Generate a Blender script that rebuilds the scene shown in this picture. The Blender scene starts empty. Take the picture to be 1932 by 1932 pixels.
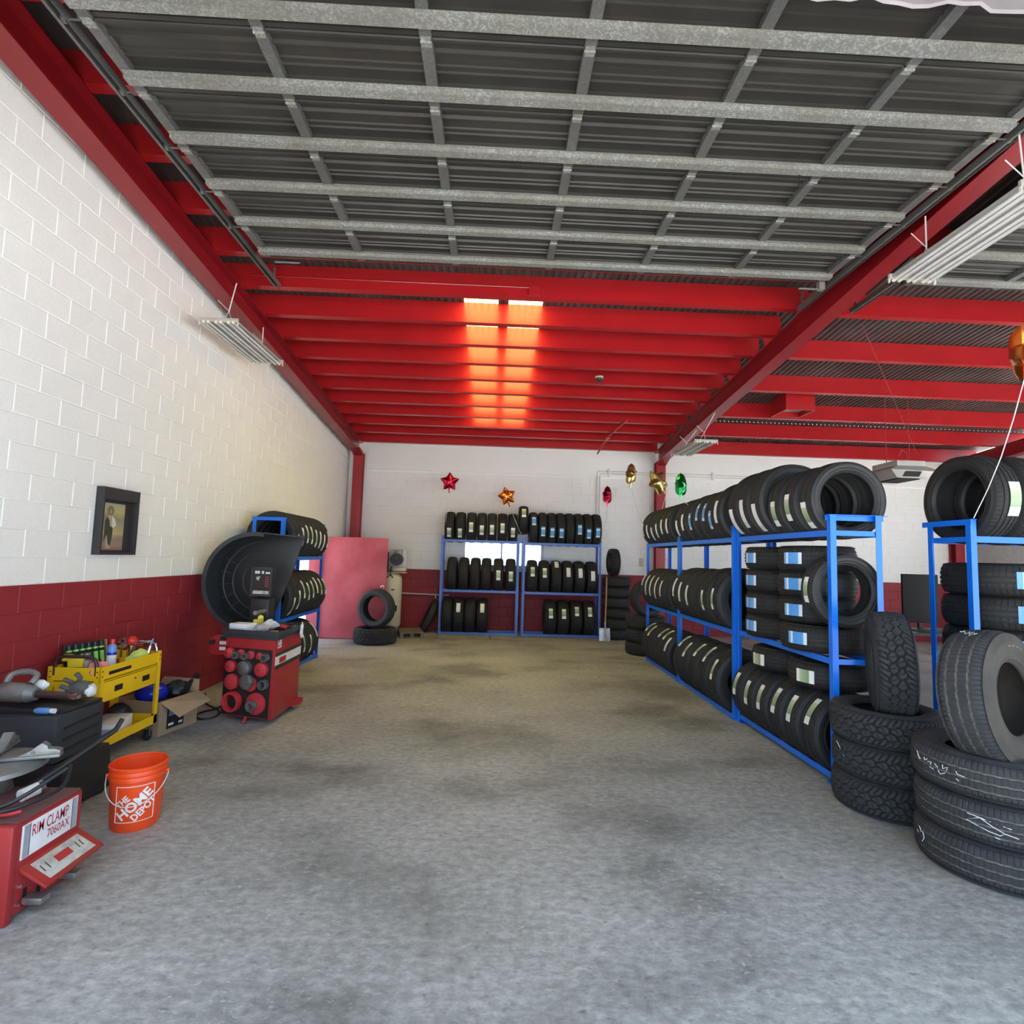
import bpy, bmesh, math, random
from mathutils import Matrix, Vector, Euler
R = math.radians
random.seed(7)
SC = bpy.context.scene
COL = SC.collection

# ------------------------------------------------------------------ camera
CAM_POS = Vector((0.0, 0.0, 1.69))
CAM_RIGHT = Vector((0.99904004, -0.03284972, 0.02898103))
CAM_UP = Vector((-0.03155879, -0.08088036, 0.99622408))
CAM_FWD = Vector((0.03038169, 0.99618234, 0.08183941))
FPX = 1028.45
cam_data = bpy.data.cameras.new('camera')
cam_data.sensor_width = 36.0
cam_data.lens = FPX / 1932.0 * 36.0
cam_data.clip_start = 0.05
cam = bpy.data.objects.new('camera', cam_data)
COL.objects.link(cam)
_m = Matrix((CAM_RIGHT, CAM_UP, -CAM_FWD)).transposed().to_4x4()
_m.translation = CAM_POS
cam.matrix_world = _m
SC.camera = cam

# ------------------------------------------------------------------ world, sun, exposure
world = bpy.data.worlds.new('world')
SC.world = world
world.use_nodes = True
bg = world.node_tree.nodes['Background']
bg.inputs[0].default_value = (0.64, 0.82, 1.0, 1)
bg.inputs[1].default_value = 3.3
sun_data = bpy.data.lights.new('sun', 'SUN')
sun_data.energy = 48.0
sun_data.angle = R(0.8)
sun_data.color = (1.0, 0.97, 0.92)
sun = bpy.data.objects.new('sun', sun_data)
COL.objects.link(sun)
# high sun to the right of the building
sun.rotation_euler = Vector((-0.45, -0.10, -1.0)).to_track_quat('-Z', 'Y').to_euler()

def portal(loc, sx, sy, rot):
    d = bpy.data.lights.new('opening_portal', 'AREA')
    d.shape = 'RECTANGLE'; d.size = sx; d.size_y = sy
    d.cycles.is_portal = True
    o = bpy.data.objects.new('opening_portal', d)
    o.location = loc; o.rotation_euler = rot
    COL.objects.link(o)

SC.view_settings.view_transform = 'Standard'
SC.view_settings.look = 'None'
SC.view_settings.gamma = 1.0
SC.view_settings.use_curve_mapping = False
SC.view_settings.exposure = 0.04
SC.cycles.max_bounces = 10
SC.cycles.diffuse_bounces = 6
SC.cycles.sample_clamp_indirect = 8.0

def project(x, y, z):
    d = Vector((x, y, z)) - CAM_POS
    w = d.dot(CAM_FWD)
    if w < 0.05:
        return None
    return 966 + FPX * d.dot(CAM_RIGHT) / w, 966 - FPX * d.dot(CAM_UP) / w

# ------------------------------------------------------------------ materials
MATS = {}
def nt(name):
    m = bpy.data.materials.new(name)
    m.use_nodes = True
    t = m.node_tree
    return m, t, t.nodes['Principled BSDF']
def ramp(t, fac, stops):
    r = t.nodes.new('ShaderNodeValToRGB')
    e = r.color_ramp.elements
    while len(e) < len(stops): e.new(0.5)
    for i, (p, c) in enumerate(stops):
        e[i].position = p; e[i].color = (c[0], c[1], c[2], 1)
    t.links.new(fac, r.inputs[0])
    return r.outputs[0]
def noise(t, vec, scale, detail=4, rough=0.55, dist=0.0):
    n = t.nodes.new('ShaderNodeTexNoise')
    n.inputs['Scale'].default_value = scale
    n.inputs['Detail'].default_value = detail
    n.inputs['Roughness'].default_value = rough
    n.inputs['Distortion'].default_value = dist
    if vec is not None: t.links.new(vec, n.inputs['Vector'])
    return n.outputs['Fac']
def coord(t, kind='Object', scale=None):
    if kind == 'Position':
        c = t.nodes.new('ShaderNodeNewGeometry').outputs['Position']
    else:
        c = t.nodes.new('ShaderNodeTexCoord').outputs[kind]
    if scale:
        mp = t.nodes.new('ShaderNodeMapping')
        mp.inputs['Scale'].default_value = scale
        t.links.new(c, mp.inputs[0]); c = mp.outputs[0]
    return c
def mix(t, fac, a, b, mode='MIX'):
    n = t.nodes.new('ShaderNodeMix'); n.data_type = 'RGBA'; n.blend_type = mode
    def put(s, v):
        if isinstance(v, (tuple, list)): s.default_value = (v[0], v[1], v[2], 1)
        elif isinstance(v, (int, float)): s.default_value = v
        else: t.links.new(v, s)
    put(n.inputs[0], fac); put(n.inputs[6], a); put(n.inputs[7], b)
    return n.outputs[2]
def math_n(t, op, a, b=None):
    n = t.nodes.new('ShaderNodeMath'); n.operation = op
    for i, v in enumerate((a, b)):
        if v is None: continue
        if isinstance(v, (int, float)): n.inputs[i].default_value = v
        else: t.links.new(v, n.inputs[i])
    return n.outputs[0]
def bump(t, b, h, strength, dist=0.01):
    n = t.nodes.new('ShaderNodeBump')
    n.inputs['Strength'].default_value = strength
    n.inputs['Distance'].default_value = dist
    t.links.new(h, n.inputs['Height']); t.links.new(n.outputs[0], b.inputs['Normal'])
def mat(name, c, rough=0.5, metal=0.0, c2=None, scale=8.0, bmp=0.0, bscale=None, spec=0.5, kind='Object', lo=0.35, hi=0.7, detail=4):
    if name in MATS: return MATS[name]
    m, t, b = nt(name)
    b.inputs['Roughness'].default_value = rough
    b.inputs['Metallic'].default_value = metal
    b.inputs['Specular IOR Level'].default_value = spec
    if c2 is None: c2 = tuple(x * 0.86 for x in c)
    v = coord(t, kind)
    n = noise(t, v, scale, detail)
    t.links.new(ramp(t, n, [(lo, c), (hi, c2)]), b.inputs['Base Color'])
    if bmp:
        bump(t, b, noise(t, v, bscale or scale * 6, 3), bmp, 0.004)
    MATS[name] = m
    return m

def srgb(r, g, b):
    f = lambda u: (u / 255 / 12.92) if u / 255 <= 0.04045 else ((u / 255 + 0.055) / 1.055) ** 2.4
    return (f(r), f(g), f(b))

def mat_wall(name, thr):
    m, t, b = nt(name)
    pos = coord(t, 'Position')
    sep = t.nodes.new('ShaderNodeSeparateXYZ'); t.links.new(pos, sep.inputs[0])
    n1 = noise(t, pos, 1.3, 5, 0.6)
    n2 = noise(t, pos, 60, 3, 0.6)
    white = mix(t, 0.5, ramp(t, n1, [(0.3, (0.86, 0.85, 0.82)), (0.75, (0.79, 0.78, 0.75))]), ramp(t, n2, [(0.3, (0.78, 0.77, 0.745)), (0.8, (0.90, 0.895, 0.88))]))
    red = ramp(t, n1, [(0.3, (0.300, 0.020, 0.030)), (0.75, (0.235, 0.015, 0.023))])
    fac = math_n(t, 'GREATER_THAN', sep.outputs[2], thr)
    t.links.new(mix(t, fac, red, white), b.inputs['Base Color'])
    b.inputs['Roughness'].default_value = 0.62
    bump(t, b, noise(t, pos, 95, 4, 0.65), 0.35, 0.004)
    MATS[name] = m
    return m
mat_wall('wall_paint_left', 1.383)
mat_wall('wall_paint_back', 1.345)

def mat_floor():
    m, t, b = nt('stained_concrete')
    pos = coord(t, 'Position')
    big = noise(t, pos, 0.42, 3, 0.5)
    blot = noise(t, coord(t, 'Position', (0.8, 1.15, 1)), 0.9, 3, 0.55)
    mott = noise(t, coord(t, 'Position', (1.0, 1.5, 1)), 15.0, 9, 0.74)
    chip = noise(t, coord(t, 'Position', (24, 44, 24)), 1.0, 4, 0.6, 0.4)
    base = ramp(t, big, [(0.32, (0.285, 0.281, 0.272)), (0.68, (0.39, 0.385, 0.374))])
    c = mix(t, 1.0, base, ramp(t, mott, [(0.30, (0.58, 0.58, 0.59)), (0.5, (1.0, 1.0, 1.0)), (0.70, (1.50, 1.50, 1.50))]), 'MULTIPLY')
    c = mix(t, 1.0, c, ramp(t, blot, [(0.34, (0.52, 0.52, 0.52)), (0.47, (0.90, 0.90, 0.90)), (0.62, (1.08, 1.08, 1.08))]), 'MULTIPLY')
    patch = ramp(t, noise(t, pos, 1.1, 3), [(0.40, (0, 0, 0)), (0.62, (1, 1, 1))])
    sfac = math_n(t, 'MULTIPLY', math_n(t, 'MULTIPLY', ramp(t, chip, [(0.585, (0, 0, 0)), (0.665, (1, 1, 1))]), patch), 0.85)
    c = mix(t, sfac, c, (0.50, 0.495, 0.485))
    dk = noise(t, coord(t, 'Position', (17, 30, 17)), 1.0, 4, 0.6)
    c = mix(t, math_n(t, 'MULTIPLY', ramp(t, dk, [(0.60, (0, 0, 0)), (0.70, (1, 1, 1))]), 0.45), c, (0.08, 0.08, 0.082))
    # saw-cut joint across the bay
    sep = t.nodes.new('ShaderNodeSeparateXYZ'); t.links.new(pos, sep.inputs[0])
    j = math_n(t, 'LESS_THAN', math_n(t, 'ABSOLUTE', math_n(t, 'SUBTRACT', sep.outputs[1], 7.05)), 0.010)
    c = mix(t, math_n(t, 'MULTIPLY', math_n(t, 'MULTIPLY', j, patch), 0.6), c, (0.42, 0.40, 0.36))
    t.links.new(c, b.inputs['Base Color'])
    t.links.new(ramp(t, mott, [(0.3, (0.50,) * 3), (0.7, (0.68,) * 3)]), b.inputs['Roughness'])
    bump(t, b, mott, 0.25, 0.004)
    MATS['floor'] = m
mat_floor()

mat('steel_red', (0.40, 0.013, 0.017), 0.28, c2=(0.35, 0.011, 0.014), scale=3, kind='Position')
mat('column_red', (0.36, 0.028, 0.036), 0.42, c2=(0.31, 0.024, 0.03), scale=3, kind='Position')
mat('rafter_red', (0.24, 0.010, 0.014), 0.26, c2=(0.26, 0.01, 0.015), scale=3, kind='Position')
def mat_galv(name, a, b_, c_):
    m, t, b = nt(name)
    pos = coord(t, 'Position')
    v = t.nodes.new('ShaderNodeTexVoronoi'); v.inputs['Scale'].default_value = 15
    wv = t.nodes.new('ShaderNodeVectorMath'); wv.operation = 'ADD'
    t.links.new(pos, wv.inputs[0])
    nn = t.nodes.new('ShaderNodeTexNoise'); nn.inputs['Scale'].default_value = 9
    t.links.new(pos, nn.inputs['Vector']); t.links.new(nn.outputs['Color'], wv.inputs[1])
    t.links.new(wv.outputs[0], v.inputs['Vector'])
    sp = ramp(t, v.outputs['Distance'], [(0.05, a), (0.6, b_)])
    dirt = ramp(t, noise(t, pos, 2.2, 5, 0.6), [(0.42, (0, 0, 0)), (0.62, (1, 1, 1))])
    t.links.new(mix(t, math_n(t, 'MULTIPLY', dirt, 0.5), sp, c_), b.inputs['Base Color'])
    b.inputs['Roughness'].default_value = 0.48
    b.inputs['Metallic'].default_value = 0.35
    MATS[name] = m
mat_galv('galvanised', (0.50, 0.50, 0.47), (0.24, 0.245, 0.23), (0.22, 0.205, 0.175))
mat_galv('galvanised_dark', (0.19, 0.19, 0.182), (0.13, 0.13, 0.126), (0.11, 0.105, 0.095))
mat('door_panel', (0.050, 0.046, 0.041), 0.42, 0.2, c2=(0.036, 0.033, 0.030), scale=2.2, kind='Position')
mat('door_panel_edge', (0.42, 0.415, 0.39), 0.45, 0.3, scale=4, kind='Position')
mat('roof_deck', (0.085, 0.070, 0.064), 0.5, 0.3, c2=(0.17, 0.15, 0.14), scale=0.7, kind='Position', lo=0.5, hi=0.75)
mat('rack_blue', (0.006, 0.175, 0.82), 0.38, c2=(0.006, 0.155, 0.74), scale=5)
mat('rack_blue_pale', (0.075, 0.19, 0.62), 0.4, c2=(0.06, 0.16, 0.55), scale=5)
mat('rubber', (0.0155, 0.0155, 0.0165), 0.62, c2=(0.022, 0.022, 0.023), scale=14, bmp=0.12, bscale=140)
mat('rubber_tread', (0.019, 0.0185, 0.018), 0.72, c2=(0.013, 0.013, 0.013), scale=22, bmp=0.15, bscale=160)
mat('rubber_used', (0.035, 0.036, 0.040), 0.8, c2=(0.022, 0.023, 0.026), scale=9, bmp=0.2, bscale=90)
mat('rubber_dusty', (0.062, 0.053, 0.044), 0.85, c2=(0.035, 0.032, 0.030), scale=7, bmp=0.2, bscale=90)
mat('black_plastic', (0.016, 0.017, 0.019), 0.42, scale=10)
mat('black_plastic_grey', (0.035, 0.040, 0.048), 0.55, c2=(0.026, 0.030, 0.036), scale=7, bmp=0.1, bscale=120)
mat('machine_red', (0.36, 0.018, 0.022), 0.42, c2=(0.27, 0.03, 0.032), scale=5, lo=0.45, hi=0.8)
mat('cone_red', (0.55, 0.030, 0.040), 0.45, c2=(0.44, 0.03, 0.04), scale=9)
mat('cone_steel', (0.20, 0.19, 0.185), 0.5, 0.4, c2=(0.10, 0.095, 0.09), scale=12)
mat('chrome', (0.70, 0.71, 0.72), 0.16, 1.0, c2=(0.6, 0.6, 0.61))
mat('steel', (0.40, 0.40, 0.395), 0.38, 0.8, c2=(0.25, 0.25, 0.25), scale=12)
mat('cast_grey', (0.26, 0.265, 0.26), 0.45, 0.5, c2=(0.17, 0.175, 0.17), scale=12, bmp=0.1)
mat('white_paint', (0.80, 0.80, 0.79), 0.5)
mat('white_enamel', (0.74, 0.74, 0.73), 0.35)
mat('paper_white', (0.78, 0.78, 0.80), 0.7)
mat('orange_plastic', (0.86, 0.075, 0.012), 0.38, c2=(0.80, 0.065, 0.010), scale=3)
mat('yellow_paint', (0.88, 0.56, 0.012), 0.36, c2=(0.83, 0.52, 0.012), scale=4)
mat('yellow_plastic', (0.80, 0.62, 0.03), 0.4)
mat('cardboard', (0.40, 0.275, 0.165), 0.85, c2=(0.35, 0.24, 0.145), scale=6)
mat('door_pink', (0.50, 0.095, 0.125), 0.6, c2=(0.39, 0.050, 0.072), scale=2.0, kind='Position', lo=0.38, hi=0.66, detail=6)
mat('cream_paint', (0.60, 0.56, 0.43), 0.45, c2=(0.48, 0.45, 0.35), scale=3)
mat('wood_old', (0.20, 0.165, 0.12), 0.8, c2=(0.13, 0.11, 0.085), scale=9)
mat('wood_handle', (0.42, 0.20, 0.11), 0.6)
mat('tube_white', (0.66, 0.64, 0.63), 0.3)
mat('tube_cap', (0.75, 0.73, 0.55), 0.4)
mat('reflector_grey', (0.52, 0.52, 0.50), 0.4)
mat('frame_black', (0.030, 0.029, 0.031), 0.5)
mat('dark_slot', (0.006, 0.006, 0.006), 0.8)
mat('glove_grey', (0.11, 0.11, 0.105), 0.85, c2=(0.07, 0.07, 0.068), scale=20, bmp=0.3)
mat('rag_pink', (0.72, 0.24, 0.28), 0.85, c2=(0.6, 0.15, 0.18), scale=20)
mat('rag_paper', (0.55, 0.53, 0.57), 0.8, c2=(0.40, 0.38, 0.42), scale=14)
mat('glove_lime', (0.62, 0.72, 0.16), 0.7, c2=(0.45, 0.58, 0.14), scale=14, bmp=0.3)
mat('lime', (0.28, 0.75, 0.10), 0.4)
mat('blue_gloss', (0.008, 0.03, 0.48), 0.2)
mat('blue_light', (0.12, 0.28, 0.62), 0.4)
mat('brown_tube', (0.045, 0.022, 0.020), 0.4)
mat('red_plastic', (0.62, 0.03, 0.025), 0.35)
mat('amber', (0.30, 0.06, 0.015), 0.3)
mat('heater_grey', (0.48, 0.46, 0.43), 0.45, 0.2)
mat('string_white', (0.72, 0.72, 0.72), 0.6)
mat('wire_red', (0.30, 0.03, 0.03), 0.5)
mat('logo_white', (0.85, 0.83, 0.82), 0.45)
mat('decal_red', (0.45, 0.02, 0.03), 0.5)
mat('decal_grey', (0.33, 0.36, 0.42), 0.5)
mat('decal_dirty', (0.56, 0.54, 0.49), 0.6, c2=(0.30, 0.28, 0.26), scale=22, lo=0.4, hi=0.75)
mat('vinyl_banner', (0.36, 0.33, 0.35), 0.6, c2=(0.27, 0.245, 0.265), scale=4)
mat('chalk', (0.75, 0.78, 0.82), 0.9)
mat('asphalt_outside', (0.47, 0.465, 0.455), 0.9, scale=1, kind='Position')
mat('pipe_white', (0.72, 0.70, 0.68), 0.5)
mat('floor_line', (0.24, 0.19, 0.13), 0.8)
mat('ghost_wall', (0.62, 0.61, 0.59), 0.7)
# ------------------------------------------------------------------ mesh helpers
class MB:
    def __init__(self, M=None):
        self.v = []; self.f = []; self.M = M or Matrix.Identity(4); self.uv = None
    def add(self, vs, fs):
        o = len(self.v)
        self.v += [tuple(self.M @ Vector(p)) for p in vs]
        self.f += [tuple(i + o for i in q) for q in fs]
        return self
    def box(self, x0, x1, y0, y1, z0, z1):
        return self.add([(x0, y0, z0), (x1, y0, z0), (x1, y1, z0), (x0, y1, z0), (x0, y0, z1), (x1, y0, z1), (x1, y1, z1), (x0, y1, z1)],
                        [(0, 3, 2, 1), (4, 5, 6, 7), (0, 1, 5, 4), (1, 2, 6, 5), (2, 3, 7, 6), (3, 0, 4, 7)])
    def hexa(self, b, t):
        return self.add(list(b) + list(t), [(0, 3, 2, 1), (4, 5, 6, 7), (0, 1, 5, 4), (1, 2, 6, 5), (2, 3, 7, 6), (3, 0, 4, 7)])
    def ring_frame(self, p0, p1):
        d = (Vector(p1) - Vector(p0)).normalized()
        a = Vector((0, 0, 1)) if abs(d.z) < 0.9 else Vector((1, 0, 0))
        u = d.cross(a).normalized(); w = d.cross(u).normalized()
        return u, w
    def cyl(self, p0, p1, r0, r1=None, n=16, caps=True):
        r1 = r0 if r1 is None else r1
        u, w = self.ring_frame(p0, p1)
        vs = []
        for p, r in ((p0, r0), (p1, r1)):
            for i in range(n):
                a = 2 * math.pi * i / n
                vs.append(tuple(Vector(p) + (u * math.cos(a) + w * math.sin(a)) * r))
        fs = [(i, (i + 1) % n, n + (i + 1) % n, n + i) for i in range(n)]
        if caps: fs += [tuple(reversed(range(n))), tuple(range(n, 2 * n))]
        return self.add(vs, fs)
    def tube(self, pts, r, n=8, caps=True, rad=None):
        pts = [Vector(p) for p in pts]
        vs = []; fs = []
        up = None
        for k, p in enumerate(pts):
            d = (pts[min(k + 1, len(pts) - 1)] - pts[max(k - 1, 0)]).normalized()
            if up is None:
                up = Vector((0, 0, 1)) if abs(d.z) < 0.9 else Vector((1, 0, 0))
            u = d.cross(up)
            if u.length < 1e-4: u = d.cross(Vector((0.3, 0.8, 0.5)))
            u.normalize(); w = u.cross(d).normalized(); up = w
            rr = rad[k] if rad else r
            for i in range(n):
                a = 2 * math.pi * i / n
                vs.append(tuple(p + (u * math.cos(a) + w * math.sin(a)) * rr))
        m = len(pts)
        for k in range(m - 1):
            for i in range(n):
                j = (i + 1) % n
                fs.append((k * n + i, k * n + j, (k + 1) * n + j, (k + 1) * n + i))
        if caps: fs += [tuple(reversed(range(n))), tuple(range((m - 1) * n, m * n))]
        return self.add(vs, fs)
    def lathe(self, prof, n=32, c=(0, 0, 0), axis='z', close=False, capends=False):
        vs = []; fs = []
        for (r, h) in prof:
            for i in range(n):
                a = 2 * math.pi * i / n
                x, y = r * math.cos(a), r * math.sin(a)
                p = (x, y, h) if axis == 'z' else ((h, x, y) if axis == 'x' else (y, h, x))
                vs.append((p[0] + c[0], p[1] + c[1], p[2] + c[2]))
        m = len(prof)
        for k in range(m if close else m - 1):
            k2 = (k + 1) % m
            for i in range(n):
                j = (i + 1) % n
                fs.append((k * n + i, k * n + j, k2 * n + j, k2 * n + i))
        if capends: fs += [tuple(reversed(range(n))), tuple(range((m - 1) * n, m * n))]
        return self.add(vs, fs)
    def prism(self, poly, h0, h1, axis='z'):
        n = len(poly)
        def P(a, b, h):
            return (a, b, h) if axis == 'z' else ((h, a, b) if axis == 'x' else (a, h, b))
        vs = [P(a, b, h0) for a, b in poly] + [P(a, b, h1) for a, b in poly]
        fs = [(i, (i + 1) % n, n + (i + 1) % n, n + i) for i in range(n)] + [tuple(reversed(range(n))), tuple(range(n, 2 * n))]
        return self.add(vs, fs)
    def sphere(self, c, r, s=(1, 1, 1), n=16, m=10):
        prof = [(max(1e-4, math.sin(math.pi * k / m)) * r, -math.cos(math.pi * k / m) * r) for k in range(m + 1)]
        vs = []; fs = []
        for (q, h) in prof:
            for i in range(n):
                a = 2 * math.pi * i / n
                vs.append((c[0] + q * math.cos(a) * s[0], c[1] + q * math.sin(a) * s[1], c[2] + h * s[2]))
        for k in range(m):
            for i in range(n):
                j = (i + 1) % n
                fs.append((k * n + i, k * n + j, (k + 1) * n + j, (k + 1) * n + i))
        return self.add(vs, fs)
    def mesh(self, name, smooth=True, angle=38, bevel=0.0, segs=2):
        me = bpy.data.meshes.new(name)
        me.from_pydata(self.v, [], self.f)
        b = bmesh.new(); b.from_mesh(me)
        bmesh.ops.recalc_face_normals(b, faces=b.faces)
        if bevel:
            es = [e for e in b.edges if len(e.link_faces) == 2 and e.calc_face_angle(0) > R(35)]
            bmesh.ops.bevel(b, geom=es, offset=bevel, segments=segs, profile=0.6, affect='EDGES', clamp_overlap=True)
        b.to_mesh(me); b.free()
        if smooth:
            me.polygons.foreach_set('use_smooth', [True] * len(me.polygons))
            me.set_sharp_from_angle(angle=R(angle))
        return me
    def build(self, name, m, parent=None, smooth=True, angle=38, bevel=0.0, segs=2):
        me = self.mesh(name, smooth, angle, bevel, segs)
        return link(name, me, m, parent)
def link(name, me, m=None, parent=None):
    if m is not None and not me.materials:
        me.materials.append(MATS[m] if isinstance(m, str) else m)
    o = bpy.data.objects.new(name, me)
    COL.objects.link(o)
    if parent is not None: o.parent = parent
    return o
def tag(o, label=None, cat=None, group=None, kind=None):
    if label: o['label'] = label
    if cat: o['category'] = cat
    if group: o['group'] = group
    if kind: o['kind'] = kind
    return o
def thing(name, label, cat, loc=(0, 0, 0), rot=(0, 0, 0), group=None, kind=None):
    o = bpy.data.objects.new(name, None)
    o.empty_display_size = 0.1
    o.location = loc; o.rotation_euler = rot
    COL.objects.link(o)
    return tag(o, label, cat, group, kind)
def bz(p0, p1, p2, p3, n=12):
    out = []
    for i in range(n + 1):
        t = i / n; s = 1 - t
        out.append(tuple(s ** 3 * a + 3 * s * s * t * b + 3 * s * t * t * c + t ** 3 * d for a, b, c, d in zip(p0, p1, p2, p3)))
    return out
def smooth_path(pts, n=6):
    P = [Vector(p) for p in pts]; out = []
    for i in range(len(P) - 1):
        a = P[max(i - 1, 0)]; b = P[i]; c = P[i + 1]; d = P[min(i + 2, len(P) - 1)]
        for k in range(n):
            t = k / n
            out.append(0.5 * ((2 * b) + (c - a) * t + (2 * a - 5 * b + 4 * c - d) * t * t + (3 * b - a - 3 * c + d) * t ** 3))
    out.append(P[-1])
    return [tuple(p) for p in out]
def text_mesh(txt, size, extrude=0.0015, bold=0.0, shear=0.0):
    cu = bpy.data.curves.new('lettering', 'FONT')
    cu.body = txt; cu.size = size; cu.extrude = extrude; cu.offset = bold; cu.shear = shear
    cu.align_x = 'CENTER'; cu.align_y = 'CENTER'
    cu.resolution_u = 3
    o = bpy.data.objects.new('lettering', cu)
    COL.objects.link(o)
    dg = bpy.context.evaluated_depsgraph_get()
    me = bpy.data.meshes.new_from_object(o.evaluated_get(dg))
    bpy.data.objects.remove(o)
    bpy.data.curves.remove(cu)
    return me
def fit_text(txt, w, h, extrude=0.0015, bold=0.0):
    """lettering scaled to width w and height h, centred, in local XY"""
    me = text_mesh(txt, 1.0, 0.0, bold)
    xs = [v.co.x for v in me.vertices]; ys = [v.co.y for v in me.vertices]
    x0, x1, y0, y1 = min(xs), max(xs), min(ys), max(ys)
    for v in me.vertices:
        v.co.x = ((v.co.x - x0) / (x1 - x0) - 0.5) * w
        v.co.y = ((v.co.y - y0) / (y1 - y0) - 0.5) * h
    return me
ORD = ['first', 'second', 'third', 'fourth', 'fifth', 'sixth', 'seventh', 'eighth', 'ninth', 'tenth']
# ------------------------------------------------------------------ setting
XL = -3.406           # face of the left wall
YB = 12.6             # face of the back wall
XR = 11.35
def zb(y): return 5.145 - 0.095 * y          # underside of the rafters
def zp(y): return zb(y) + 0.28               # underside of the purlins
def zr(y): return zp(y) + 0.290              # roof deck

fl = MB()
fl.add([(XL - 0.2, 0.95, 0), (XR + 0.2, 0.95, 0), (XR + 0.2, YB + 0.2, 0), (XL - 0.2, YB + 0.2, 0),
        (XL - 0.2, 0.95, -0.15), (XR + 0.2, 0.95, -0.15), (XR + 0.2, YB + 0.2, -0.15), (XL - 0.2, YB + 0.2, -0.15)],
       [(0, 1, 2, 3), (7, 6, 5, 4), (0, 4, 5, 1), (1, 5, 6, 2), (2, 6, 7, 3), (3, 7, 4, 0)])
tag(fl.build('floor', 'floor', smooth=False), 'worn grey concrete floor with dark stains and pale scuffs', 'floor', kind='structure')
gm = MB().add([(-60, -60, -0.03), (60, -60, -0.03), (60, 60, -0.03), (-60, 60, -0.03)], [(0, 1, 2, 3)])
tag(gm.build('ground', 'asphalt_outside', smooth=False), 'pale paved ground outside the building', 'ground', kind='structure')

# --- walls with a recessed mortar face and painted concrete blocks in front of it
BL, BH, GAP = 0.4064, 0.2032, 0.007
def block_mesh(L, H, axis):
    """painted block, centred, front face at 0, 9 faces"""
    a, b = L / 2, H / 2; c = 0.0045
    m = MB()
    back = [(-a, -b), (a, -b), (a, b), (-a, b)]
    inn = [(-a + c, -b + c), (a - c, -b + c), (a - c, b - c), (-a + c, b - c)]
    def P(u, w, d): return (d, u, w) if axis == 'x' else (u, -d, w)
    vs = [P(u, w, -0.03) for u, w in back] + [P(u, w, -c * 0.8) for u, w in back] + [P(u, w, 0) for u, w in inn]
    fs = [(0, 1, 5, 4), (1, 2, 6, 5), (2, 3, 7, 6), (3, 0, 4, 7), (4, 5, 9, 8), (5, 6, 10, 9), (6, 7, 11, 10), (7, 4, 8, 11), (8, 9, 10, 11)]
    m.add(vs, fs)
    return m
def sub_rects(u0, u1, w0, w1, holes):
    """the rectangle minus the holes (list of rectangles)"""
    rs = [(u0, u1, w0, w1)]
    for (a0, a1, b0, b1) in holes:
        out = []
        for (p0, p1, q0, q1) in rs:
            if p1 <= a0 or p0 >= a1 or q1 <= b0 or q0 >= b1:
                out.append((p0, p1, q0, q1)); continue
            if p0 < a0: out.append((p0, a0, q0, q1))
            if p1 > a1: out.append((a1, p1, q0, q1))
            m0, m1 = max(p0, a0), min(p1, a1)
            if q0 < b0: out.append((m0, m1, q0, b0))
            if q1 > b1: out.append((m0, m1, b1, q1))
        rs = out
    return [r for r in rs if r[1] - r[0] > 0.012 and r[3] - r[2] > 0.012]
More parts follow.
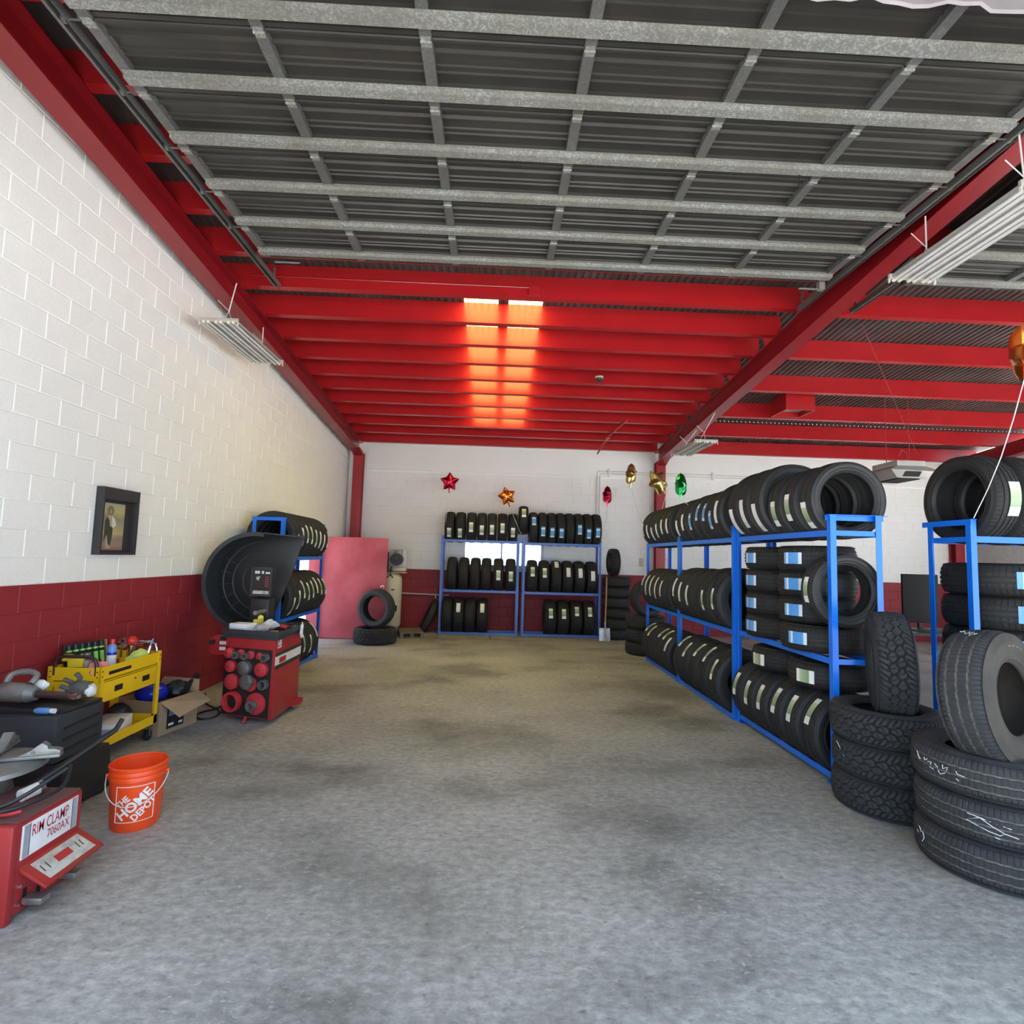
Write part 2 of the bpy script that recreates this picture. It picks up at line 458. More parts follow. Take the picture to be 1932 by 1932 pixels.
def block_wall(parent, axis, face, u_lo, u_hi, z_hi, holes, u_ref, z_ref, m, vis):
    """fills a wall with blocks: the 300 that show largest become parts, the others one 'stuff' part"""
    full = block_mesh(BL - GAP, BH - GAP, axis).mesh('block', smooth=False)
    full.materials.append(MATS[m])
    cells = []; rest = MB()
    j0 = math.floor((0 - z_ref) / BH); j1 = math.ceil((max(z_hi(u_lo), z_hi(u_hi)) - z_ref) / BH)
    for j in range(j0, j1):
        q0, q1 = z_ref + j * BH, z_ref + (j + 1) * BH
        off = u_ref + (0 if j % 2 else BL / 2)
        i0 = math.floor((u_lo - off) / BL)
        i1 = math.ceil((u_hi - off) / BL)
        for i in range(i0, i1):
            p0, p1 = off + i * BL, off + (i + 1) * BL
            top = z_hi((p0 + p1) / 2)
            if q0 > top - 0.05: continue
            a0, a1, b0, b1 = max(p0, u_lo), min(p1, u_hi), max(q0, 0.0), min(q1, top)
            rs = sub_rects(a0 + GAP / 2, a1 - GAP / 2, b0 + GAP / 2, b1 - GAP / 2, holes)
            whole = len(rs) == 1 and abs(rs[0][1] - rs[0][0] - BL + GAP) < 1e-4 and abs(rs[0][3] - rs[0][2] - BH + GAP) < 1e-4
            if whole:
                cu, cz = (p0 + p1) / 2, (q0 + q1) / 2
                def pt(u, z): return project(face, u, z) if axis == 'x' else project(u, face, z)
                pc = [pt(p0, q0), pt(p1, q0), pt(p1, q1), pt(p0, q1)]
                area = 0
                if all(pc) and all(-20 < c[0] < 1950 and -20 < c[1] < 1950 for c in pc) and vis(cu, cz):
                    area = abs(sum(pc[k][0] * pc[(k + 1) % 4][1] - pc[(k + 1) % 4][0] * pc[k][1] for k in range(4))) / 2
                cells.append((area, cu, cz))
            else:
                for (a, b, c, d) in rs:
                    mm = block_mesh(b - a, d - c, axis)
                    cu, cz = (a + b) / 2, (c + d) / 2
                    rest.add([(x + (face if axis == 'x' else cu), y + (cu if axis == 'x' else face), z + cz) for x, y, z in mm.v], mm.f)
    cells.sort(reverse=True)
    one = block_mesh(BL - GAP, BH - GAP, axis)
    for k, (area, cu, cz) in enumerate(cells):
        loc = (face, cu, cz) if axis == 'x' else (cu, face, cz)
        if k < 300 and area > 60:
            o = bpy.data.objects.new('block', full); COL.objects.link(o)
            o.location = loc; o.parent = parent
        else:
            rest.add([(x + loc[0], y + loc[1], z + loc[2]) for x, y, z in one.v], one.f)
    o = rest.build('block_courses', m, parent, smooth=False)
    o['kind'] = 'stuff'

REC = 0.0055
DOORWAY = (9.62, 10.86, -0.1, 2.03)
wl = MB()
x0, x1 = XL - 0.22, XL - REC
wl.box(x0, x1, 0.95, DOORWAY[0], -0.05, 4.2); wl.box(x0, x1, DOORWAY[1], YB + 0.2, -0.05, 4.2); wl.box(x0, x1, DOORWAY[0], DOORWAY[1], DOORWAY[3], 4.2)
wl.hexa([(x0, 0.95, 4.2), (x1, 0.95, 4.2), (x1, YB + 0.2, 4.2), (x0, YB + 0.2, 4.2)],
        [(x0, 0.95, zr(0.95)), (x1, 0.95, zr(0.95)), (x1, YB + 0.2, zr(YB)), (x0, YB + 0.2, zr(YB))])
wall_left = tag(wl.build('wall_left', 'wall_paint_left', smooth=False), 'left concrete block wall, white above and dark red below', 'wall', kind='structure')
block_wall(wall_left, 'x', XL, 1.15, YB, lambda u: zr(u) - 0.02, [DOORWAY], 3.8675, 1.586, 'wall_paint_left', lambda u, z: z < zb(u) + 0.05)

WIN = (-0.72, 1.13, 1.44, 2.055)
wb = MB()
y0, y1 = YB + REC, YB + 0.22
zt = zr(YB) - 0.005
for (a, b, c, d) in sub_rects(XL - 0.2, XR + 0.2, -0.05, zt, [WIN]): wb.box(a, b, y0, y1, c, d)
wall_back = tag(wb.build('wall_back', 'wall_paint_back', smooth=False), 'back concrete block wall, white above and dark red below', 'wall', kind='structure')
block_wall(wall_back, 'y', YB, XL, XR, lambda u: 3.62, [WIN], -3.30, 1.345, 'wall_paint_back', lambda u, z: u < 6.5)
for k, (a, b) in enumerate(((-3.02, 3.68), (3.93, 10.9))):
    t_ = MB().box(a, b, YB - 0.035, YB + 0.05, 3.62, 4.17)
    tag(t_.build('trim_%d' % (k + 1), 'wall_paint_back', bevel=0.006), ('smooth white beam band along the top of the back wall, left bay', 'smooth white beam band along the top of the back wall, right bay')[k], 'trim', kind='structure')
    t_ = MB().box(a + 0.05, b, YB - 0.005, YB + 0.05, 4.175, 4.34)
    tag(t_.build('trim_%d' % (k + 3), 'wall_paint_back', bevel=0.004), ('narrow white ledge just under the red roof, left bay', 'narrow white ledge just under the red roof, right bay')[k], 'trim', kind='structure')
m_ = MB()
for (a, b, c, d) in sub_rects(0.95, YB + 0.2, -0.05, 4.3, [(5.0, 9.6, -0.1, 3.2)]): m_.box(XR, XR + 0.2, a, b, c, d)  # unseen opening added to brighten the back of the room
tag(m_.build('wall_right', 'ghost_wall', smooth=False), 'plain right side wall of the far bay with an added light opening', 'wall', kind='structure')
m_ = MB()
for a, b in ((XL - 0.2, -2.62), (3.62, 4.22), (10.35, XR + 0.2)): m_.box(a, b, 0.95, 1.15, -0.05, 5.5)
for a, b in ((-2.62, 3.62), (4.22, 10.35)): m_.box(a, b, 0.95, 1.15, 3.75, 5.5)  # unseen header set low to hold back high sky light near the front
tag(m_.build('wall_front', 'ghost_wall', smooth=False), 'front wall around the two big garage openings', 'wall', kind='structure')
portal((0.5, 1.16, 1.87), 6.2, 3.7, (R(90), 0, 0))
portal((7.28, 1.16, 1.87), 6.1, 3.7, (R(90), 0, 0))
portal((XR, 7.3, 1.6), 3.15, 4.5, (0, R(90), 0))  # portal of the added side opening

# window in the back wall: frame, mullions, panes
w1 = thing('window_1', 'bright three-pane window in the back wall behind the racks', 'window', (WIN[0], YB, WIN[2]), kind='structure')
ww, wh = WIN[1] - WIN[0], WIN[3] - WIN[2]
fr = MB().box(0, ww, 0.03, 0.09, 0, 0.05).box(0, ww, 0.03, 0.09, wh - 0.05, wh).box(0, 0.05, 0.03, 0.09, 0.05, wh - 0.05).box(ww - 0.05, ww, 0.03, 0.09, 0.05, wh - 0.05)
fr.build('window_frame', 'white_enamel', w1, bevel=0.003)
for mx in (0.89, 1.37):
    MB().box(mx - 0.018, mx + 0.018, 0.035, 0.085, 0.05, wh - 0.05).build('mullion', 'white_enamel', w1, bevel=0.003)
gmat, gt, gb = nt('window_glass')
gb.inputs['Base Color'].default_value = (0.95, 0.97, 1, 1); gb.inputs['Roughness'].default_value = 0.0
gb.inputs['Transmission Weight'].default_value = 1.0; gb.inputs['IOR'].default_value = 1.01
MATS['window_glass'] = gmat
for a, b in ((0.05, 0.872), (0.908, 1.352), (1.388, ww - 0.05)):
    MB().box(a, b, 0.055, 0.060, 0.05, wh - 0.05).build('pane', 'window_glass', w1, smooth=False)

# frame of the side doorway
tr = MB()
for a, b in ((DOORWAY[0], DOORWAY[0] + 0.05), (DOORWAY[1] - 0.05, DOORWAY[1])): tr.box(XL - 0.2, XL + 0.012, a, b, 0, 2.03)
tr.box(XL - 0.2, XL + 0.012, DOORWAY[0] + 0.05, DOORWAY[1] - 0.05, 1.98, 2.03)
tag(tr.build('trim_5', 'door_pink', bevel=0.004), 'pink painted frame of the doorway in the left wall', 'door frame', kind='structure')

# --- columns, rafters
def ibeam_col(x, label, w=0.21, d=0.20):
    o = thing('column', label, 'column', (x, YB - 0.13, 0), kind='structure')
    h = zb(YB - 0.2)
    MB().box(-w / 2, w / 2, -d / 2, -d / 2 + 0.014, 0, h).build('flange', 'column_red', o, bevel=0.002)
    MB().box(-w / 2, w / 2, d / 2 - 0.014, d / 2, 0, h).build('flange', 'column_red', o, bevel=0.002)
    MB().box(-0.006, 0.006, -d / 2 + 0.014, d / 2 - 0.014, 0, h).build('web', 'column_red', o)
    MB().hexa([(-w / 2, -d / 2 - 0.30, zb(YB - .53)), (w / 2, -d / 2 - 0.30, zb(YB - .53)), (w / 2, -d / 2, h - 0.08), (-w / 2, -d / 2, h - 0.08)],
              [(-w / 2, -d / 2 - 0.30, zb(YB - .53) + .02), (w / 2, -d / 2 - 0.30, zb(YB - .53) + .02), (w / 2, -d / 2, h + .01), (-w / 2, -d / 2, h + .01)]).build('knee_plate', 'rafter_red', o)
ibeam_col(-3.16, 'red steel column at the left end of the back wall')
ibeam_col(3.80, 'red steel column behind the gold star balloon')
ibeam_col(10.85, 'red steel column at the far right of the back wall')
def rafter(x0, x1, label):
    o = thing('rafter', label, 'beam', ((x0 + x1) / 2, 1.2, zb(1.2)), kind='structure')
    ya, yb_ = 1.2, YB - 0.02
    def slab(a, b, h0, h1, nm):
        M = MB()
        cx = (x0 + x1) / 2
        def V(x, y, h): return (x - cx, y - 1.2, zb(y) + h - zb(1.2))
        M.hexa([V(a, ya, h0), V(b, ya, h0), V(b, yb_, h0), V(a, yb_, h0)], [V(a, ya, h1), V(b, ya, h1), V(b, yb_, h1), V(a, yb_, h1)])
        M.build(nm, 'rafter_red', o, smooth=False)
    slab(x0, x1, 0, 0.014, 'bottom_flange'); slab(x0, x1, 0.266, 0.28, 'top_flange')
    cx = (x0 + x1) / 2
    slab(cx - 0.006, cx + 0.006, 0.014, 0.266, 'web')
rafter(-3.31, -3.11, 'dark red steel rafter running along the left wall')
rafter(3.70, 3.90, 'dark red steel rafter between the two bays')
rafter(10.75, 10.95, 'dark red steel rafter at the far right')

# --- purlins: C sections with the web towards the camera
def purlin(xa, xb, y, label, grp):
    h, w, t_ = 0.285, 0.085, 0.006
    o = thing('purlin', label, 'beam', ((xa + xb) / 2, y, zp(y)), kind='structure', group=grp)
    o.rotation_euler = (math.atan(-0.095), 0, 0)
    L = (xb - xa) / 2
    MB().box(-L, L, 0, t_, 0, h).build('web', 'steel_red', o)
    MB().box(-L, L, t_, w, 0, t_).box(-L, L, w - t_, w, t_, 0.02).build('bottom_flange', 'steel_red', o)
    MB().box(-L, L, t_, w, h - t_, h).build('top_flange', 'steel_red', o)
PL = [1.94, 2.57, 3.20, 3.83, 4.46, 5.09, 5.72, 6.35, 6.99, 7.60, 8.20, 8.79, 9.36, 9.98, 10.58, 11.18, 11.75]
for k, y in enumerate(PL):
    purlin(XL + 0.01, 3.77, y, 'red steel roof purlin of the left bay, %d from the back wall' % (len(PL) - k), 'left bay purlins')
PR = [1.63, 2.83, 4.03, 5.23, 6.43, 7.59, 8.80, 10.05, 11.19]
for k, y in enumerate(PR):
    purlin(3.84, XR, y, 'red steel roof purlin of the right bay, %d from the back wall' % (len(PR) - k), 'right bay purlins')
e_ = MB()
for a, b in ((XL + 0.01, 3.72), (3.88, XR)):
    e_.box(a, b, YB - 0.20, YB - 0.185, zp(YB) - 0.005, zr(YB)); e_.box(a, b, YB - 0.185, YB - 0.10, zp(YB) - 0.005, zp(YB) + 0.004)
tag(e_.build('eave_beam', 'steel_red'), 'red eave beam on top of the back wall', 'beam', kind='structure')

# --- roof deck, ribbed along the slope, with two translucent skylight strips
def rib_sheet(xa, xb, ya, yb_, pitch=0.09, h=0.018):
    m = MB(); prof = []
    x = xa
    while x < xb - 1e-6:
        for dx, hh in ((0, 0), (0.45, 0), (0.58, 1), (0.87, 1)):
            xx = x + dx * pitch
            if xx < xb: prof.append((xx, hh * h))
        x += pitch
    prof.append((xb, 0))
    vs = []
    for (xx, hh) in prof:
        vs.append((xx, ya, zr(ya) + hh)); vs.append((xx, yb_, zr(yb_) + hh))
    m.add(vs, [(2 * i, 2 * i + 1, 2 * i + 3, 2 * i + 2) for i in range(len(prof) - 1)])
    return m
SKY = [(-0.50, -0.05), (0.09, 0.54)]
SKY_Y = (6.47, 11.14)
rf = MB()
def add_sheet(*a):
    s = rib_sheet(*a); rf.add(s.v, s.f)
add_sheet(XL - 0.2, XR + 0.2, 0.6, SKY_Y[0]); add_sheet(XL - 0.2, XR + 0.2, SKY_Y[1], YB + 0.4)
add_sheet(XL - 0.2, SKY[0][0], *SKY_Y); add_sheet(SKY[0][1], SKY[1][0], *SKY_Y); add_sheet(SKY[1][1], XR + 0.2, *SKY_Y)
tag(rf.build('ceiling', 'roof_deck', smooth=False), 'dark ribbed metal roof deck above the purlins', 'roof', kind='structure')
sm, st, sb = nt('skylight_plastic')
for l in list(st.links): st.links.remove(l)
tl = st.nodes.new('ShaderNodeBsdfTranslucent'); tl.inputs[0].default_value = (0.86, 0.70, 0.20, 1)
st.links.new(tl.outputs[0], st.nodes['Material Output'].inputs[0])
MATS['skylight_plastic'] = sm
for k, (a, b) in enumerate(SKY):
    s = rib_sheet(a, b, *SKY_Y)
    tag(s.build('skylight', 'skylight_plastic', smooth=False), ('translucent yellow skylight strip in the roof, left of two', 'translucent yellow skylight strip in the roof, right of two')[k], 'skylight', kind='structure')

# --- overhead sectional doors, rolled up flat under the roof
ZD = 4.70
STR_Y = [5.41 - 0.505 * k for k in range(8)]
def overhead_door(name, label, xa, xb):
    d = thing(name, label, 'garage door', ((xa + xb) / 2, 3.6, ZD), kind='structure')
    W = xb - xa; h = W / 2
    def Y(y): return y - 3.6
    # panel: profile along Y with small ridges, back of the sheet towards the room
    pm = MB()
    prof = []
    def ridge(u, hgt, wd): prof.extend([(u - wd, 0), (u - wd * 0.4, -hgt), (u + wd * 0.4, -hgt), (u + wd, 0)])
    prof.append((0.004, -0.03)); prof.append((0.012, -0.035)); prof.append((0.03, -0.035)); prof.append((0.036, 0))
    ridge(0.115, 0.020, 0.016); ridge(0.215, 0.012, 0.009); ridge(0.265, 0.012, 0.009)
    prof += [(0.345, 0), (0.350, -0.026), (0.374, -0.026), (0.380, 0)]
    prof += [(0.46, 0), (0.466, -0.035), (0.496, -0.035), (0.501, -0.02)]
    n = len(prof)
    pm.add([(-h, u, z + 0.085) for u, z in prof] + [(h, u, z + 0.085) for u, z in prof] + [(-h, prof[0][0], 0.11), (h, prof[0][0], 0.11), (-h, prof[-1][0], 0.11), (h, prof[-1][0], 0.11)],
           [(i, i + 1, n + i + 1, n + i) for i in range(n - 1)] + [(2 * n, 2 * n + 1, 2 * n + 3, 2 * n + 2), (0, n, 2 * n + 1, 2 * n), (n - 1, 2 * n + 2, 2 * n + 3, 2 * n - 1)])
    pme = pm.mesh('door_panel', smooth=False); pme.materials.append(MATS['door_panel'])
    lip = MB().box(-h, h, 0.348, 0.376, 0.0555, 0.0588).mesh('lip_strip', smooth=False); lip.materials.append(MATS['door_panel_edge'])
    # strut: hat section
    sm_ = MB(); sp = [(-0.055, 0.030), (-0.034, 0.030), (-0.032, 0.0), (0.032, 0.0), (0.034, 0.030), (0.055, 0.030), (0.055, 0.033), (0.031, 0.033), (0.029, 0.003), (-0.029, 0.003), (-0.031, 0.033), (-0.055, 0.033)]
    k = len(sp)
    sm_.add([(-h + 0.02, y, z) for y, z in sp] + [(h - 0.02, y, z) for y, z in sp], [(i, (i + 1) % k, k + (i + 1) % k, k + i) for i in range(k)])
    sme = sm_.mesh('strut', smooth=False); sme.materials.append(MATS['galvanised'])
    stm = MB(); 
    stm.box(-0.036, 0.036, 0.0, 0.495, 0.034, 0.037).box(-0.036, -0.033, 0.0, 0.495, 0.037, 0.085).box(0.033, 0.036, 0.0, 0.495, 0.037, 0.085)
    ste = stm.mesh('stile', smooth=False); ste.materials.append(MATS['galvanised_dark'])
    hg = MB().box(-0.03, 0.03, -0.03, 0.035, 0.029, 0.034).cyl((-0.034, 0.0, 0.028), (0.034, 0.0, 0.028), 0.008, n=8)
    hge = hg.mesh('hinge', smooth=False); hge.materials.append(MATS['galvanised'])
    rl = MB().cyl((0, 0, 0.055), (0.12, 0, 0.055), 0.007, n=8).cyl((0.10, 0, 0.055), (0.125, 0, 0.055), 0.024, n=14).box(-0.06, 0.02, -0.035, 0.035, 0.045, 0.06)
    rle = rl.mesh('roller', smooth=False); rle.materials.append(MATS['galvanised_dark'])
    def put(me, nm, x, y, flip=False):
        o = bpy.data.objects.new(nm, me); COL.objects.link(o); o.parent = d; o.location = (x, Y(y), 0)
        if flip: o.rotation_euler = (0, 0, math.pi)
        return o
    for y in STR_Y:
        if y < 1.85: continue
        j = y - 0.505 + 0.13            # joint before this strut
        p = put(pme, 'door_panel', 0, j)
        l_ = bpy.data.objects.new('lip_strip', lip); COL.objects.link(l_); l_.parent = p
        put(sme, 'strut', 0, y)
        for q in range(7):
            x = -h + 0.045 + (W - 0.09) * q / 6
            put(ste, 'stile', x, j + 0.005)
            if j > 1.6: put(hge, 'hinge', x, j + 0.01)
        for s in (-1, 1):
            put(rle, 'roller', s * (h - 0.01), j + 0.02, s < 0)
    # end of the last panel
    MB().box(-h, h, Y(5.535), Y(5.555), 0.045, 0.11).build('bottom_rail', 'door_panel', d)
    for s in (-1, 1):
        x = s * (h + 0.105)
        t_ = MB().box(x - 0.028, x + 0.028, Y(1.35), Y(6.22), 0.082, 0.086)
        t_.box(x - 0.028, x - 0.024, Y(1.35), Y(6.22), 0.03, 0.082).box(x + 0.024, x + 0.028, Y(1.35), Y(6.22), 0.03, 0.082)
        t_.box(x - 0.028, x - 0.008, Y(1.35), Y(6.22), 0.026, 0.030)
        t_.build('track', 'galvanised_dark', d, smooth=False)
        MB().box(x - 0.02, x - 0.015, Y(6.1), Y(6.15), 0.086, zp(6.12) - ZD + 0.1).build('track_hanger', 'galvanised_dark', d, smooth=False)
        MB().box(x - 0.02, x - 0.015, Y(3.3), Y(3.35), 0.086, zp(3.3) - ZD + 0.1).build('track_hanger', 'galvanised_dark', d, smooth=False)
    return d
d1 = overhead_door('door_1', 'grey sectional garage door rolled up under the roof of the left bay', -2.51, 3.47)
overhead_door('door_2', 'grey sectional garage door rolled up in the right bay', 4.32, 10.3)
# little lock bars on the end panel of the left door and the white strap
MB().box(2.72, 2.96, 1.965, 1.985, -0.035, -0.025).box(2.93, 2.99, 1.94, 2.0, -0.04, 0.06).build('lock_latch', 'galvanised', d1)
MB().box(-2.88, -2.62, 1.97, 1.985, 0.0, 0.01).build('lock_bar', 'galvanised', d1)
MB().tube([(1.79, 0.32, 0.0), (1.785, 0.31, -0.06), (1.77, 0.305, -0.13)], 0.004, 6).build('pull_cord', 'black_plastic', d1)
# ------------------------------------------------------------------ tires
mat('groove_shade', (0.008, 0.008, 0.009), 0.9)
mat('groove_dust', (0.17, 0.15, 0.13), 0.9, c2=(0.07, 0.065, 0.06), scale=30)
def tread_mesh(Rr, W, kind):
    """tread band: axis X, grooves are real depth"""
    tw = W * 0.84 / 2
    def crown(v): return Rr - 0.010 * v * v - 0.016 * max(0, abs(v) - 0.82) / 0.18
    vs = []; fs = []
    if kind == 'rib':
        gr = [(-0.56, 0.045), (-0.19, 0.05), (0.19, 0.05), (0.56, 0.045)]
        P = 64; depth = 0.0075
        us = []
        for k in range(P):
            for q, s in ((0.0, 1), (0.13, 1), (0.16, 0), (0.97, 0)):
                us.append(((k + q) / P * 2 * math.pi, s))
        vv = [(-1, 0), (-0.93, 0)]
        for c, w in gr:
            vv += [(c - w - 0.012, 0), (c - w + 0.006, 1), (c + w - 0.006, 1), (c + w + 0.012, 0)]
        vv += [(0.93, 0), (1, 0)]
        vv = sorted(vv)
        for (a, s) in us:
            for (v, g) in vv:
                r = crown(v)
                if g: r -= depth
                elif s and abs(v) > 0.60: r -= depth * 0.75
                elif s and abs(v) > 0.23 and abs(v) < 0.54: r -= depth * 0.35
                aa = a + 0.035 * v * v
                vs.append((v * tw, r * math.cos(aa), r * math.sin(aa)))
        nu, nv = len(us), len(vv)
    elif kind == 'hwy':
        P = 44; nu = P * 8; depth = 0.006
        vv = [-1, -0.95]
        for c in (-0.55, -0.05, 0.45): vv += [c - 0.075, c - 0.05, c, c + 0.05, c + 0.075]
        vv += [-0.8, -0.3, 0.2, 0.7, 0.85, 0.95, 1]
        vv = sorted(vv); nv = len(vv)
        for i in range(nu):
            a = 2 * math.pi * i / nu
            for v in vv:
                r = crown(v)
                zz = 0.012 * (1 if (i // 4) % 2 else -1)
                for c in (-0.55, -0.05, 0.45):
                    if abs(v - c) < 0.06: r -= depth
                if abs(v) > 0.66 and i % 4 == 0: r -= depth * 0.9
                elif i % 4 == 2 and abs(v) < 0.66: r -= depth * 0.4
                near = min(abs(v - c) for c in (-0.55, -0.05, 0.45))
                vs.append(((v + (zz if near < 0.09 else 0)) * tw, r * math.cos(a), r * math.sin(a)))
    else:                                                            # all terrain: interlocking blocks
        P = 30; nu = P * 16; nv = 61; depth = 0.011; gfl = []
        def tri(x): x = x % 1.0; return 4 * abs(x - 0.5) - 1
        for i in range(nu):
            u = i / 16.0
            a = 2 * math.pi * i / nu
            for j in range(nv):
                v = -1 + 2 * j / (nv - 1)
                g = 0
                for c, ph in ((-0.42, 0.0), (0.0, 0.5), (0.42, 0.0)):
                    if abs(v - c - 0.085 * math.sin(2 * math.pi * (u + ph))) < 0.040: g = 1
                row = (-1 if v < -0.42 else (0 if v < 0 else (1 if v < 0.42 else 2)))
                sh = u + 0.25 * row + 0.22 * math.sin(4.2 * v)
                f_ = sh % 1.0
                if abs(v) < 0.97 and f_ < 0.135: g = max(g, 1)
                if abs(v) > 0.55 and (sh * 2) % 1.0 < 0.2: g = max(g, 1)
                if 0.52 < f_ < 0.585: g = max(g, 0.5)
                r = crown(v) - depth * g; gfl.append(g >= 1)
                vs.append((v * tw, r * math.cos(a), r * math.sin(a)))
    for i in range(nu):
        i2 = (i + 1) % nu
        for j in range(nv - 1):
            fs.append((i * nv + j, i * nv + j + 1, i2 * nv + j + 1, i2 * nv + j))
    me = bpy.data.meshes.new('tread')
    me.from_pydata(vs, [], fs)
    me.polygons.foreach_set('use_smooth', [True] * len(me.polygons))
    me.set_sharp_from_angle(angle=R(28))
    if kind == 'at':                               # shade in the groove bottoms is put into the colour
        me.polygons.foreach_set('material_index', [1 if all(gfl[q] for q in p.vertices) else 0 for p in me.polygons])
    if kind == 'hwy':                              # dust sits in the long grooves
        gv = [any(abs(v - c) < 0.06 for c in (-0.55, -0.05, 0.45)) for v in vv]
        me.polygons.foreach_set('material_index', [1 if (gv[(k % (nv - 1))] and gv[(k % (nv - 1)) + 1]) else 0 for k in range(len(me.polygons))])
    return me
def carcass_mesh(Rr, W, rim):
    h = Rr - rim; w = W / 2
    out = [(rim, w * 0.70), (rim + 0.006, w * 0.80), (rim + 0.02, w * 0.86), (rim + 0.022, w * 0.90), (rim + 0.032, w * 0.915), (rim + 0.034, w * 0.90), (rim + h * 0.42, w * 0.995), (rim + h * 0.46, w * 1.0), (rim + h * 0.62, w * 0.995), (rim + h * 0.66, w * 1.0), (rim + h * 0.68, w * 0.975),
           (rim + h * 0.82, w * 0.935), (rim + h * 0.90, w * 0.885), (Rr - 0.024, w * 0.845), (Rr - 0.034, w * 0.80)]
    inn = [(Rr - 0.030, w * 0.4), (Rr - 0.030, -w * 0.4)]
    left = [(r, -x) for r, x in reversed(out)]
    inner = [(rim + 0.002, -w * 0.66), (rim + h * 0.2, -w * 0.72), (rim + h * 0.5, -w * 0.86), (rim + h * 0.75, -w * 0.80), (Rr - 0.036, -w * 0.45), (Rr - 0.034, 0),
             (Rr - 0.036, w * 0.45), (rim + h * 0.75, w * 0.80), (rim + h * 0.5, w * 0.86), (rim + h * 0.2, w * 0.72), (rim + 0.002, w * 0.66)]
    m = MB().lathe(out + inn + left + inner, 80, axis='x', close=True)
    return m.mesh('carcass', smooth=True, angle=50)
def arc_patch(r, w, arc, n=14, t=0.002):
    """sticker bent round the tread, centred on -Y, with UV along it"""
    m = MB(); vs = []; fs = []
    for i in range(n + 1):
        a = (i / n - 0.5) * arc / r
        for rr in (r, r + t):
            for x in (-w / 2, w / 2):
                vs.append((x, -rr * math.cos(a), rr * math.sin(a)))
    for i in range(n):
        o = 4 * i
        fs += [(o + 2, o + 6, o + 7, o + 3), (o, o + 1, o + 5, o + 4), (o, o + 4, o + 6, o + 2), (o + 1, o + 3, o + 7, o + 5)]
    fs += [(0, 2, 3, 1), (4 * n, 4 * n + 1, 4 * n + 3, 4 * n + 2)]
    me = bpy.data.meshes.new('label_sticker')
    me.from_pydata(vs, [], fs)
    uv = me.uv_layers.new(name='UVMap')
    for l in me.loops:
        k = l.vertex_index
        uv.data[l.index].uv = ((k // 4) / n, (k % 2))
    return me
def mat_sticker(name, stops, line_dark, text_col):
    m, t, b = nt(name)
    uv = coord(t, 'UV')
    sep = t.nodes.new('ShaderNodeSeparateXYZ'); t.links.new(uv, sep.inputs[0])
    base = ramp(t, sep.outputs[0], stops)
    mp = t.nodes.new('ShaderNodeMapping'); mp.inputs['Scale'].default_value = (26, 5.0, 1); t.links.new(uv, mp.inputs[0])
    br = t.nodes.new('ShaderNodeTexVoronoi'); br.inputs['Scale'].default_value = 1.0
    t.links.new(mp.outputs[0], br.inputs['Vector'])
    f = ramp(t, br.outputs['Distance'], [(0.16, (1, 1, 1)), (0.26, (0, 0, 0))])
    c = mix(t, math_n(t, 'MULTIPLY', f, line_dark), base, text_col)
    t.links.new(c, b.inputs['Base Color'])
    b.inputs['Roughness'].default_value = 0.32
    MATS[name] = m
mat_sticker('sticker_white', [(0.0, (0.72, 0.74, 0.76)), (0.22, (0.62, 0.64, 0.66)), (0.24, (0.80, 0.81, 0.82)), (1.0, (0.78, 0.79, 0.80))], 0.55, (0.25, 0.26, 0.28))
mat_sticker('sticker_green', [(0.0, (0.80, 0.82, 0.80)), (0.25, (0.78, 0.80, 0.77)), (0.27, (0.20, 0.29, 0.17)), (0.62, (0.36, 0.45, 0.26)), (0.80, (0.52, 0.60, 0.38)), (0.82, (0.82, 0.83, 0.82))], 0.35, (0.80, 0.82, 0.80))
mat_sticker('sticker_blue', [(0.0, (0.76, 0.80, 0.84)), (0.16, (0.62, 0.72, 0.82)), (0.18, (0.09, 0.33, 0.74)), (0.70, (0.08, 0.30, 0.72)), (0.76, (0.75, 0.80, 0.85)), (0.84, (0.70, 0.74, 0.80)), (0.87, (0.12, 0.36, 0.74))], 0.25, (0.65, 0.74, 0.84))
_cache = {}
def cached(key, fn):
    if key not in _cache: _cache[key] = fn()
    return _cache[key]
def tire(loc, rot, label, grp, Rr=0.33, W=0.21, rim=0.205, kind='rib', st=None, elev=0.0, arc=0.22, sw=0.066, side=0.0, mats=('rubber', 'rubber_tread')):
    """st: sticker colour or None; elev: angle above the horizontal where it is glued"""
    o = thing('tire', label, 'tire', loc, rot, grp)
    def cm():
        me = carcass_mesh(Rr, W, rim); me.materials.append(MATS[mats[0]]); return me
    def tm():
        me = tread_mesh(Rr, W, kind); me.materials.append(MATS[mats[1]])
        if kind == 'at': me.materials.append(MATS['groove_shade'])
        if kind == 'hwy': me.materials.append(MATS['groove_dust' if mats[1] == 'rubber_used' else mats[1]])
        return me
    link('carcass', cached(('c', Rr, W, rim, mats), cm), None, o)
    link('tread', cached(('t', Rr, W, kind, mats), tm), None, o)
    if st:
        def smk():
            me = arc_patch(Rr + 0.001, sw, arc); me.materials.append(MATS['sticker_' + st]); return me
        s = link('label_sticker', cached(('s', Rr, sw, arc, st), smk), None, o)
        s.rotation_euler = (-elev, 0, 0); s.location = (side, 0, 0)
        s['label'] = {'white': 'white paper tire label', 'green': 'white and green tire label', 'blue': 'blue and white tire label'}[st]
    return o
STW = {'white': 'white label', 'green': 'green label', 'blue': 'blue label', None: 'no label'}
def seat(rail, Rr, half=0.20):
    return rail + math.sqrt(Rr * Rr - half * half)

